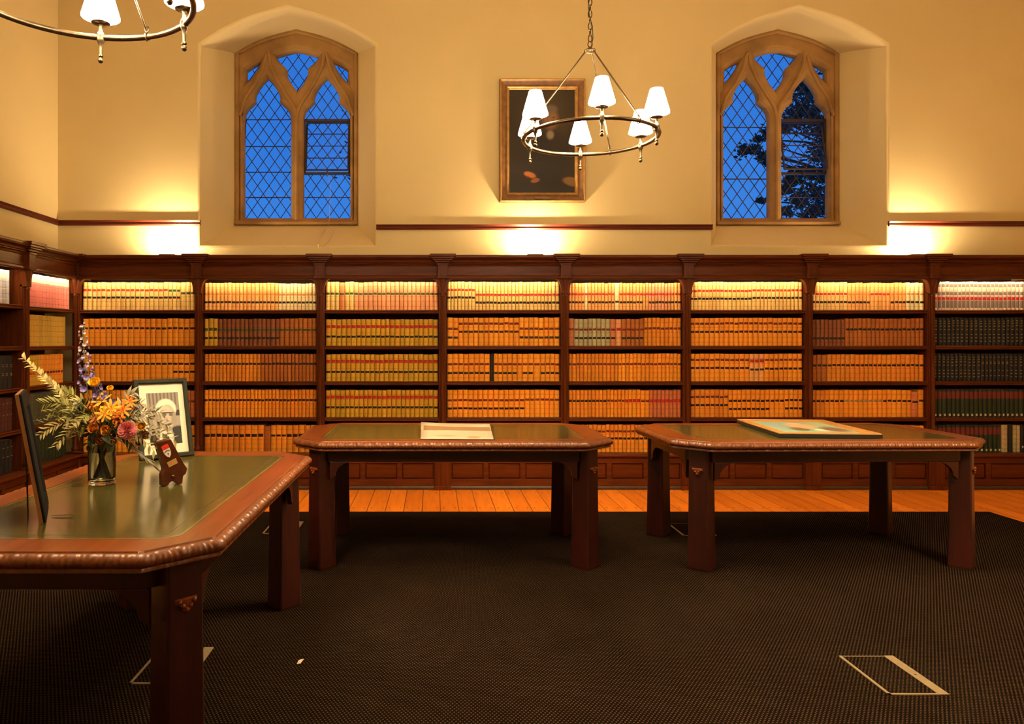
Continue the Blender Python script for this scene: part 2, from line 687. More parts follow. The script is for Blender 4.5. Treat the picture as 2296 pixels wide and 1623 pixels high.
def clip_line(poly, p, d):
    """pieces of the line p + t d inside a polygon"""
    ts = []
    n = len(poly)
    for i in range(n):
        a, b_ = poly[i], poly[(i + 1) % n]
        ex, ez = b_[0] - a[0], b_[1] - a[1]
        den = d[0] * ez - d[1] * ex
        if abs(den) < 1e-9: continue
        t = ((a[0] - p[0]) * ez - (a[1] - p[1]) * ex) / den
        s = ((a[0] - p[0]) * d[1] - (a[1] - p[1]) * d[0]) / den
        if 0 <= s < 1: ts.append(t)
    ts.sort()
    return [(ts[i], ts[i + 1]) for i in range(0, len(ts) - 1, 2)]


def lattice(b, poly, y, dw=0.118, dh=0.166, u0=0.0, z0=2.6, r=0.0042):
    us = [p[0] for p in poly]; zs = [p[1] for p in poly]
    L = math.hypot(dw, dh)
    for s in (-1, 1):
        d = (dw / L * s, dh / L)
        k0 = int((min(us) - u0 - (max(zs) - z0) * dw / dh) / dw) - 2
        k1 = int((max(us) - u0 + (max(zs) - z0) * dw / dh) / dw) + 2
        for k_ in range(k0, k1 + 1):
            p = (u0 + k_ * dw, z0)
            for t0, t1 in clip_line(poly, p, d):
                if t1 - t0 < 0.01: continue
                b.tube([(p[0] + d[0] * t0, y, p[1] + d[1] * t0), (p[0] + d[0] * t1, y, p[1] + d[1] * t1)], r, 6, cap=False)


def make_window(idx, cx, label):
    w = thing('window_%d' % idx, label, 'window', (cx, 0, 0))
    w['kind'] = 'structure'
    outer = [(x, z) for x, z in arch(HW1 + 0.02, SILL1 - 0.02, SPR1 + 0.01, APX1 + 0.02)]
    ops = [light_outline(-0.302), light_outline(0.302), kite(), tri(-1), tri(1)]
    frame = curve_fill('stone_frame', [outer] + ops, YI + 0.088, 0.03, 0.056, M['stone'], w, segs=2)
    # proud moulding ribs over the tracery: mullion and the ogee bars
    b = MB()
    y = YI + 0.014
    b.tube([(0, y, 2.56), (0, y, 3.60)], 0.020, 8)
    for s in (-1, 1):
        b.tube([(0, y, 3.60), (s * 0.03, y, 3.72), (s * 0.12, y, 3.86), (s * 0.20, y, 3.99), (s * 0.26, y, 4.12), (s * 0.285, y, 4.27)], 0.018, 8)
        b.tube([(s * 0.575, y, 3.62), (s * 0.52, y, 3.80), (s * 0.42, y, 3.95), (s * 0.35, y, 4.08), (s * 0.30, y, 4.26)], 0.018, 8)
    b.tube([(-0.56, y, 2.56), (-0.56, y, 3.62)], 0.014, 8)
    b.tube([(0.56, y, 2.56), (0.56, y, 3.62)], 0.014, 8)
    b.build('tracery_moulding', M['stone'], w)
    # hood mould around the frame
    b = MB()
    hp = arch(HW1 - 0.010, SILL1, SPR1 - 0.01, APX1 - 0.012)
    b.tube([(x, YI + 0.01, z) for x, z in hp], 0.022, 8)
    b.build('frame_moulding', M['stone'], w)
    b = MB()
    b.prism([(YI - 0.03, SILL1 - 0.005), (YI - 0.035, SILL1 + 0.02), (YI + 0.03, SILL1 + 0.055), (YI + 0.10, SILL1 + 0.06), (YI + 0.10, SILL1 - 0.005)], -HW1 - 0.005, HW1 + 0.005, 0)
    b.build('stone_sill', M['stone'], w, bevel=0.006)
    yg = YI + 0.125
    for k_, ol in enumerate(ops):
        pb = MB()
        pb.add([(x, yg, z) for x, z in ol], [tuple(range(len(ol)))])
        pane = pb.build('pane', M['glass'], w)
        lb = MB()
        cu = (-0.302, 0.302, 0, -0.45, 0.45)[k_]
        if k_ == 1:
            lo = [p for p in ol]
            # leave the opening casement to its own lattice
            zc0, zc1 = 3.055, 3.600
            low = [(cu - LH, LZ0), (cu - LH, zc0), (cu + LH, zc0), (cu + LH, LZ0)]
            hi = [(cu - LH, zc1)] + [p for p in ol if p[1] > zc1] + [(cu + LH, zc1)]
            lattice(lb, low, yg - 0.004, u0=cu)
            lattice(lb, hi, yg - 0.004, u0=cu)
        else:
            lattice(lb, ol, yg - 0.004, u0=cu)
        lb.build('lead_lattice', M['lead'], pane)
    b = MB()
    for z in (2.81, 3.07, 3.335, 3.61) if idx == 1 else (3.00, 3.53):
        b.tube([(-0.302 - LH, yg - 0.012, z), (-0.302 + LH, yg - 0.012, z)], 0.0055, 6)
    b.tube([(0.302 - LH, yg - 0.012, 2.81), (0.302 + LH, yg - 0.012, 2.81)], 0.0045, 6)
    b.build('saddle_bar', M['iron'], w)
    # opening casement in the second light, tipped out at the foot
    fr = MB()
    cu = 0.302
    for z in (3.055, 3.600):
        fr.box(cu - LH, cu + LH, yg - 0.035, yg + 0.0, z - 0.012, z + 0.012)
    for x in (cu - LH + 0.006, cu + LH - 0.006):
        fr.box(x - 0.008, x + 0.008, yg - 0.035, yg, 3.055, 3.60)
    fo = fr.build('casement_surround', M['iron'], w, bevel=0.002)
    cs = MB()
    rot = Matrix.Rotation(R(-9 if idx == 1 else -12), 3, 'X')
    def Q(x, z, yy=0.0):
        return rot @ Vector((x, yy, z - 3.59)) + Vector((cu, yg + 0.02, 3.59))
    h0, h1, hw = 3.075, 3.585, LH - 0.022
    for z in (h0, h1):
        cs.tube([Q(-hw, z), Q(hw, z)], 0.010, 6)
    for x in (-hw, hw):
        cs.tube([Q(x, h0), Q(x, h1)], 0.010, 6)
    tmp = MB()
    lattice(tmp, [(-hw, h0), (-hw, h1), (hw, h1), (hw, h0)], 0.0, 0.108, 0.150, 0.0, 3.09, 0.0042)
    tmp.v = [tuple(Q(x, z, y)) for x, y, z in tmp.v]
    cs.add(tmp.v, tmp.f, 0, True)
    for z in (3.20, 3.33, 3.46):
        cs.tube([Q(-hw, z, -0.008), Q(hw, z, -0.008)], 0.005, 6)
    co = cs.build('casement', M['iron'], w)
    gp = MB()
    gp.add([Q(-hw, h0), Q(-hw, h1), Q(hw, h1), Q(hw, h0)], [(0, 1, 2, 3)])
    gp.build('casement_glass', M['glass'], co)
    st = MB()
    st.tube([(cu, yg - 0.045, 3.10), (cu, yg - 0.05, 3.02)], 0.006, 6)
    st.tube([(cu - 0.012, yg - 0.05, 3.055), (cu + 0.012, yg - 0.05, 3.055)], 0.008, 6)
    st.build('casement_catch', M['metal'], co)
    return w


make_window(1, WCX[0], 'leaded gothic stone window with hanging cord and clear dusk sky')
make_window(2, WCX[1], 'leaded gothic stone window with dark tree branches outside')

# cord loops hanging from the first window
b = MB()
pts = []
for i in range(40):
    t = i / 39
    if t < 0.5:
        s = t / 0.5
        x = -1.058 - 0.02 * s - 0.028 * math.sin(s * PI) * s
        z = 2.50 - 0.30 * s
    else:
        s = (t - 0.5) / 0.5
        x = -1.078 + 0.11 * s + 0.03 * math.sin(s * PI)
        z = 2.20 + 0.30 * s + (-0.055 * math.sin(PI * s))
    yy = YI - (YI - WY) * min(1, max(0, (2.517 - z) / 0.262)) - 0.02
    pts.append((x, yy - 0.004, z))
b.tube(pts, 0.0022, 6)
b.tube([(-1.045, YI - 0.03, 2.50), (-1.03, YI - 0.02, 2.9), (-1.078, YI + 0.075, 3.05)], 0.0018, 6)
tag(b.build('window_cord', M['brass']), 'thin looped opening cord hanging over the sill of the tree-free window', 'cord')


# trees outside
def tree_outside(base, top, spread, leafn, name, label, seed, reach):
    rnd = random.Random(seed)
    t = thing(name, label, 'tree', base, 0, None)
    tb = MB()
    tb.tube([(0, 0, 0), (0.05, 0, top * 0.5), (0, 0.05, top)], [0.22, 0.13, 0.02], 8)
    lf = MB()
    for i in range(reach[0]):
        z = reach[1] + (reach[2] - reach[1]) * rnd.random()
        a = rnd.choice((0, PI)) + rnd.uniform(-0.9, 0.9)
        ln = spread * rnd.uniform(0.5, 1.0) * (1.15 - 0.45 * (z - reach[1]) / (reach[2] - reach[1]))
        pts = []
        for s in range(7):
            q = s / 6
            pts.append((math.cos(a) * ln * q, math.sin(a) * ln * q * 0.6, z + ln * (0.25 * q - 0.35 * q * q) + rnd.uniform(-0.04, 0.04)))
        tb.tube(pts, [0.035 * (1 - s / 7) + 0.006 for s in range(7)], 5)
        for j in range(leafn):
            q = rnd.random() ** 0.7
            p = Vector(pts[min(6, int(q * 6))]).lerp(Vector(pts[min(6, int(q * 6) + 1)]), rnd.random())
            p += Vector((rnd.gauss(0, 0.13), rnd.gauss(0, 0.13), rnd.gauss(0, 0.09)))
            u = Vector((rnd.gauss(0, 1), rnd.gauss(0, 0.4), rnd.gauss(0, 1))).normalized() * rnd.uniform(0.03, 0.075)
            w_ = u.cross(Vector((rnd.gauss(0, 0.3), 1, rnd.gauss(0, 0.3)))).normalized() * 0.018
            lf.add([p - u, p + w_, p + u, p - w_], [(0, 1, 2, 3)])
    tb.build('trunk', M['bark'], t)
    f_ = lf.build('foliage', M['leafdark'], t)
    return t


M['bark'] = plain('dark_bark', (0.03, 0.02, 0.015), 0.9, var=0.3)
M['leafdark'] = plain('evergreen_leaves', (0.020, 0.028, 0.022), 0.8, var=0.4)
TREE_D = 12.5
t2 = thing('evergreen_tree', 'dark evergreen tree seen through the second gothic window', 'tree', (7.15, TREE_D, -3.0))
trnd = random.Random(5)
tb, lf = MB(), MB()
tb.tube([(0, 0, 0), (0.05, 0, 5.0), (0, 0.05, 9.6)], [0.24, 0.16, 0.03], 8)
for px, py, rr in ((1806, 165, 16), (1796, 195, 24), (1800, 235, 40), (1832, 250, 42), (1785, 268, 34), (1835, 290, 34), (1758, 285, 16), (1722, 298, 15), (1700, 312, 10), (1690, 335, 14),
                   (1666, 338, 15), (1712, 350, 14), (1722, 366, 10), (1836, 345, 26), (1796, 388, 24), (1838, 392, 32), (1774, 404, 18), (1762, 425, 16), (1820, 432, 30), (1792, 452, 20),
                   (1842, 466, 24), (1706, 450, 9), (1764, 474, 14), (1812, 480, 18), (1850, 210, 30), (1870, 320, 40), (1880, 440, 40), (1745, 330, 10)):
    dy = trnd.uniform(-0.5, 0.5)
    Y = TREE_D + dy
    c = Vector(((px - PX) * Y / F - 7.15, dy, CH - (py - PY) * Y / F + 3.0))
    r_ = rr * Y / F
    s0 = Vector((0.02, 0.02, c.z - 0.25 * abs(c.x)))
    mid = s0.lerp(c, 0.5) + Vector((0, 0, trnd.uniform(-0.08, 0.12)))
    tb.tube([s0, s0.lerp(mid, 0.5), mid, mid.lerp(c, 0.6), c], [0.035, 0.028, 0.02, 0.013, 0.006], 5)
    for j in range(int(14 + rr * 5.0)):
        d = Vector((trnd.gauss(0, 0.50), trnd.gauss(0, 0.5), trnd.gauss(0, 0.42))) * r_
        u = Vector((trnd.gauss(0, 1), trnd.gauss(0, 0.4), trnd.gauss(0, 0.6))).normalized() * trnd.uniform(0.03, 0.065)
        w_ = u.cross(Vector((trnd.gauss(0, 0.3), 1, trnd.gauss(0, 0.3)))).normalized() * 0.020
        p = c + d
        lf.add([p - u, p + w_, p + u, p - w_], [(0, 1, 2, 3)])
tb.build('trunk', M['bark'], t2)
lf.build('foliage', M['leafdark'], t2)
tree_outside((-0.55, 13.0, -3.0), 9.2, 1.0, 60, 'leafy_tree', 'leafy branch end seen through the opened casement of the first window', 9, (14, 7.2, 8.6))

# ------------------------------------------------------------------ bookcases
PITCH = 1.109
SHZ = [1.620, 1.294, 0.970, 0.642]
BASE_Z = 0.322
YF = 6.68
PW = 0.036               # half width of an upright


def make_bay(name, w, loc, rz, label, end_post=False, group='built-in bookcases'):
    t = thing(name, label, 'bookcase', loc, rz, group)
    b = MB(); b.box(0, w, 0.285, 0.318, 0.0, 2.10); b.build('back_panel', M['back'], t)
    for z in SHZ:
        b = MB()
        b.prism([(0.0, z - 0.034), (-0.004, z - 0.026), (0.0, z - 0.018), (-0.006, z - 0.008), (0.0, z), (0.284, z), (0.284, z - 0.034)], PW, w - PW, 0)
        b.build('shelf', M['woodx'], t, bevel=0.002)
    # plinth
    b = MB()
    y = -0.060
    b.box(0, w, y + 0.018, 0.284, 0.034, 0.285)
    b.box(0, w, y, y + 0.018, 0.034, 0.095)
    b.box(0, w, y, y + 0.018, 0.235, 0.285)
    inner = w - 0.16
    npan = 3 if w > 1.0 else 2
    st = 0.045
    pw = (inner - st * (npan - 1)) / npan
    b.box(0, 0.08, y, y + 0.018, 0.095, 0.235)
    b.box(w - 0.08, w, y, y + 0.018, 0.095, 0.235)
    for i in range(1, npan):
        x = 0.08 + i * (pw + st) - st
        b.box(x, x + st, y, y + 0.018, 0.095, 0.235)
    pl = b.build('plinth', M['woodx'], t, bevel=0.002)
    for i in range(npan):
        x = 0.08 + i * (pw + st)
        b = MB()
        # raised field with a sloping border
        vs = [(x, y + 0.018, 0.095), (x + pw, y + 0.018, 0.095), (x + pw, y + 0.018, 0.235), (x, y + 0.018, 0.235),
              (x + 0.014, y + 0.006, 0.109), (x + pw - 0.014, y + 0.006, 0.109), (x + pw - 0.014, y + 0.006, 0.221), (x + 0.014, y + 0.006, 0.221)]
        fs = [(0, 1, 5, 4), (1, 2, 6, 5), (2, 3, 7, 6), (3, 0, 4, 7), (4, 5, 6, 7)]
        b.add(vs, fs)
        b.build('panel', M['woodx'], pl)
    b = MB()
    b.prism([(0.284, 0.286), (-0.066, 0.286), (-0.070, 0.292), (-0.086, 0.298), (-0.090, 0.310), (-0.084, BASE_Z), (0.284, BASE_Z)], 0, w, 0)
    b.build('plinth_ledge', M['woodx'], t, bevel=0.002)
    b = MB()
    b.prism([(0.0, 0.0), (-0.074, 0.0), (-0.076, 0.020), (-0.066, 0.033), (0.0, 0.033)], 0, w, 0)
    b.build('kickboard', M['kick'], t)
    # frieze
    b = MB()
    b.box(0, w, -0.020, 0.284, 1.925, 2.04)
    b.prism([(-0.024, 1.895), (-0.034, 1.895), (-0.040, 1.905), (-0.036, 1.922), (-0.024, 1.930), (-0.018, 1.930), (-0.020, 1.905)], 0, w, 0)
    b.prism([(-0.020, 2.012), (-0.028, 2.016), (-0.034, 2.030), (-0.046, 2.036), (-0.046, 2.042), (-0.010, 2.042)], 0, w, 0)
    b.build('frieze', M['woodx'], t, bevel=0.002)
    for px in ([0.0] + ([w] if end_post else [])):
        p = MB()
        p.box(px - PW, px + PW, 0.0, 0.284, BASE_Z, 1.90)
        p.box(px - PW + 0.010, px + PW - 0.010, -0.010, 0.0, 0.36, 1.80)
        po = p.build('upright', M['woodz'], t, bevel=0.003)
        c = MB()
        prof = [(0.034, 0.0), (0.034, 0.018), (0.027, 0.024), (0.031, 0.034), (0.031, 0.044), (0.021, 0.058), (0.017, 0.075), (0.017, 1.415), (0.022, 1.425), (0.017, 1.44), (0.018, 1.47), (0.028, 1.53), (0.034, 1.575)]
        c.lathe(prof, (px, -0.020, BASE_Z), 14)
        c.build('colonnette', M['woodz'], po)
        # concave brackets either side of the capital
        c = MB()
        pl_ = [(px - PW, 1.765)]
        for i in range(7):
            a = PI / 2 * i / 6
            pl_.append((px - PW - 0.050 * (1 - math.cos(a)), 1.78 + 0.115 * math.sin(a)))
        pr_ = [(2 * px - x, z) for x, z in pl_[::-1]]
        c.prism(pl_ + pr_, -0.034, 0.020, 1)
        c.build('capital_bracket', M['woodz'], po, bevel=0.002)
        c = MB()
        c.box(px - 0.047, px + 0.047, -0.062, 0.0, 1.897, 2.034)
        c.box(px - 0.055, px + 0.055, -0.070, 0.0, 2.020, 2.036)
        c.box(px - 0.051, px + 0.051, -0.066, 0.0, 1.897, 1.924)
        c.build('frieze_block', M['woodz'], po, bevel=0.004)
        c = MB()
        c.box(px - 0.072, px + 0.072, -0.078, -0.059, 0.04, 0.284)
        c.box(px - 0.078, px + 0.078, -0.092, -0.059, 0.0, 0.040)
        c.box(px - 0.060, px + 0.060, -0.060, 0.0, BASE_Z, BASE_Z + 0.014)
        c.build('pedestal', M['woodz'], po, bevel=0.003)
    # lighting strip tucked behind the frieze
    b = MB()
    b.box(PW + 0.05, w - PW - 0.05, -0.016, 0.004, 1.9105, 1.9245)
    b.build('light_strip', M['metal'], t)
    lamp('shelf_light', 'AREA', (w / 2, -0.008, 1.909), P_STRIP * w, (1.0, 0.75, 0.44), (R(14), 0, 0), w - 0.16, 0.012, t)
    return t


ordw = ['first', 'second', 'third', 'fourth', 'fifth', 'sixth', 'seventh', 'eighth', 'ninth', 'tenth', 'eleventh', 'twelfth', 'thirteenth', 'fourteenth',
        'fifteenth', 'sixteenth', 'seventeenth', 'eighteenth', 'nineteenth', 'twentieth', 'twenty-first', 'twenty-second', 'twenty-third', 'twenty-fourth', 'twenty-fifth', 'twenty-sixth', 'twenty-seventh', 'twenty-eighth', 'twenty-ninth', 'thirtieth']
X0 = -3.236
bay_desc = ['built-in mahogany bookcase filling the corner on the window wall', 'mahogany bookcase of browner volumes under the first window, next to the corner one',
            'mahogany bookcase of golden volumes with broad red labels', 'mahogany bookcase behind the white magazine, orange volumes with one black spine',
            'mahogany bookcase between the two straight tables, under the portrait', 'mahogany bookcase under the second window, wavy rows of black labels',
            'mahogany bookcase behind the flat framed painting, under the second window', 'mahogany bookcase of black volumes at the far end of the window wall']
BAYS = []
for i in range(8):
    w = PITCH if i < 7 else 0.95
    x = X0 + PITCH * i
    BAYS.append((make_bay('bookcase', w, (x, YF, 0), 0, bay_desc[i], end_post=(i == 7)), w))
SIDE = []
yy = YF
for i, w in enumerate((0.84, PITCH, PITCH)):
    yy -= w
    SIDE.append((make_bay('bookcase', w, (X0, yy, 0), R(90),
                          ['narrow mahogany bookcase on the side wall beside the corner, green volumes below', 'mahogany bookcase on the side wall with an empty second shelf', 'mahogany side wall bookcase nearest the viewer'][i]), w))
YS_END = yy

# cornice runs with a break over every upright
def cornice(name, label, length, posts, loc, rz):
    b = MB()
    prof = [(0.30, 2.042), (-0.040, 2.042), (-0.048, 2.050), (-0.050, 2.062), (-0.062, 2.070), (-0.080, 2.078), (-0.086, 2.090), (-0.086, 2.104), (-0.080, 2.110), (0.30, 2.110)]
    b.prism(prof, 0, length, 0)
    for p in posts:
        for hw, y, z0, z1 in ((0.070, -0.074, 2.042, 2.060), (0.088, -0.092, 2.060, 2.074), (0.104, -0.106, 2.074, 2.092), (0.116, -0.118, 2.092, 2.116)):
            b.box(max(0, p - hw), min(length, p + hw), y, 0.02, z0, z1)
    o = b.build(name, M['woodx'], bevel=0.003)
    o.location = loc
    o.rotation_euler = (0, 0, rz)
    return tag(o, label, 'cornice', 'bookcase cornices')


cornice('cornice', 'mahogany cornice running along the tops of the window wall bookcases', 8.70, [0.0] + [PITCH * i for i in range(1, 8)] + [8.70], (X0, YF, 0), 0)
cornice('cornice', 'mahogany cornice over the side wall bookcases', YF - YS_END, [0.0, PITCH, 2 * PITCH], (X0, YS_END, 0), R(90))

# ------------------------------------------------------------------ books
PAL = {
    'T': (0.82, 0.31, 0.028), 'O': (0.96, 0.385, 0.030), 'P': (0.88, 0.60, 0.20), 'Q': (0.88, 0.44, 0.13), 'C': (0.88, 0.72, 0.38),
    'B': (0.26, 0.085, 0.030), 'U': (0.46, 0.15, 0.025), 'G': (0.66, 0.40, 0.030), 'S': (0.80, 0.36, 0.16), 'H': (0.62, 0.20, 0.07),
    'E': (0.50, 0.44, 0.24), 'R': (0.55, 0.045, 0.02), 'K': (0.016, 0.014, 0.014), 'N': (0.075, 0.085, 0.045), 'L': (0.020, 0.035, 0.014),
    'W': (0.78, 0.60, 0.48), 'I': (0.80, 0.24, 0.20), 'J': (0.42, 0.42, 0.46), 'D': (0.085, 0.022, 0.016), 'Y': (0.62, 0.40, 0.06),
}
BC = {'k': (0.010, 0.009, 0.008), 'd': (0.15, 0.020, 0.012), 'r': (0.50, 0.020, 0.022), 'g': (0.035, 0.085, 0.020), 'o': (0.62, 0.22, 0.05),
      'a': (0.32, 0.24, 0.12), 'w': (0.62, 0.55, 0.42), 'l': (0.022, 0.030, 0.016), 'm': (0.17, 0.030, 0.022), 'n': (0.20, 0.17, 0.15), 'z': (0.30, 0.23, 0.10)}
COLW = {'T': 'tan', 'O': 'orange-tan', 'P': 'pale tan', 'Q': 'light tan', 'C': 'cream', 'B': 'dark brown', 'U': 'brown', 'G': 'golden', 'S': 'salmon', 'H': 'red-brown',
        'E': 'greyish cream', 'R': 'red', 'K': 'black', 'N': 'grey-green', 'L': 'dark green', 'W': 'pinkish white', 'I': 'pink', 'J': 'grey', 'D': 'maroon', 'Y': 'yellow'}


def book_mesh(b, x0, x1, z0, h, key, bands, rnd, y0=0.030, depth=0.195):
    """one bound volume: rounded spine with raised bands and labels, boards and a recessed page block"""
    base = PAL[key]
    tint = 1 + rnd.uniform(-0.13, 0.10)
    hue = rnd.uniform(-0.06, 0.06)
    cb_ = (min(1, base[0] * tint), min(1, base[1] * tint * (1 + hue)), min(1, base[2] * tint * (1 + hue)))
    w = x1 - x0
    g = 0.0010
    x0 += g; x1 -= g
    dark = tuple(c * 0.62 for c in cb_)
    # levels from the foot up, with the colour of the strip above each
    lv = [(0.0, cb_)]
    cuts = []
    for (f, c, th) in bands:
        cuts.append((1 - f - th / 2, 1 - f + th / 2, (BC[c], 2 if c in 'wz' and key not in 'IJ' else (0 if key in 'LIJ' else 1))))
    for f in (0.12, 0.30, 0.48, 0.66, 0.84):
        if all(not (a - 0.02 < f < e + 0.02) for a, e, _ in cuts):
            cuts.append((f - 0.008, f + 0.008, 'rib'))
    cuts.sort(key=lambda q: q[0])
    for a, e, c in cuts:
        lv.append((a, c)); lv.append((e, cb_))
    zs, cs, bulge = [], [], []
    for i, (f, c) in enumerate(lv):
        zs.append(z0 + h * f)
        cs.append((dark, 0) if c == 'rib' else (c if isinstance(c[0], tuple) else (c, 0)))
        bulge.append(0.0)
    zs.append(z0 + h)
    seg = 6
    xs = [x0 + (x1 - x0) * (0.0, 0.09, 0.28, 0.5, 0.72, 0.91, 1.0)[s] for s in range(seg + 1)]
    ys = [y0 + 0.011 * abs(2 * (0.0, 0.09, 0.28, 0.5, 0.72, 0.91, 1.0)[s] - 1) ** 2.2 + (0.004 if s in (0, seg) else 0) for s in range(seg + 1)]
    n = seg + 1
    vs = [(xs[s], ys[s], z) for z in zs for s in range(n)]
    fs, cl = [], []
    for i in range(len(zs) - 1):
        for s in range(seg):
            fs.append((i * n + s, i * n + s + 1, (i + 1) * n + s + 1, (i + 1) * n + s)); cl.append(cs[i][0] if cs[i][1] <= s < seg - cs[i][1] else cb_)
    k_ = len(vs)
    yb = y0 + depth
    # boards and text block
    zt = zs[-1]
    pg = (0.55, 0.42, 0.26)
    t = min(0.003, (x1 - x0) * 0.15)
    vs += [(x0, yb, z0), (x1, yb, z0), (x0, yb, zt), (x1, yb, zt),
           (x0 + t, ys[0] + 0.004, zt), (x1 - t, ys[-1] + 0.004, zt), (x0 + t, yb - 0.003, zt), (x1 - t, yb - 0.003, zt),
           (x0 + t, ys[0] + 0.004, zt - 0.004), (x1 - t, ys[-1] + 0.004, zt - 0.004), (x0 + t, yb - 0.003, zt - 0.004), (x1 - t, yb - 0.003, zt - 0.004)]
    A, B_, C_, D_, e0, e1, e2, e3, f0, f1, f2, f3 = range(k_, k_ + 12)
    top0 = (len(zs) - 1) * n
    fs += [tuple([0] + [i * n for i in range(1, len(zs))] + [C_, A])[::-1], tuple([n - 1] + [i * n + n - 1 for i in range(1, len(zs))] + [D_, B_]),
           (A, B_, D_, C_), tuple([0, A, B_] + list(range(n - 1, 0, -1))),
           tuple([top0 + s for s in range(n)] + [e1, e0]), (top0, e0, e2, C_), (top0 + n - 1, D_, e3, e1), (C_, e2, e3, D_),
           (e0, e1, f1, f0), (e0, f0, f2, e2), (e1, e3, f3, f1), (e2, f2, f3, e3), (f0, f1, f3, f2)]
    cl += [cb_, cb_, pg, cb_, cb_, cb_, cb_, cb_] + [pg] * 5
    b.add(vs, fs, 0, False, cl)


def bd(s):
    """'k40 r70t' -> bands; number is per cent from the head, a trailing t makes a thick label"""
    out = []
    for q in s.split():
        th = 0.078
        if q.endswith('t'): th, q = 0.115, q[:-1]
        if q.endswith('x'): th, q = 0.26, q[:-1]
        if q.endswith('s'): th, q = 0.025, q[:-1]
        out.append((float(q[1:]) / 100, q[0], th))
    return out


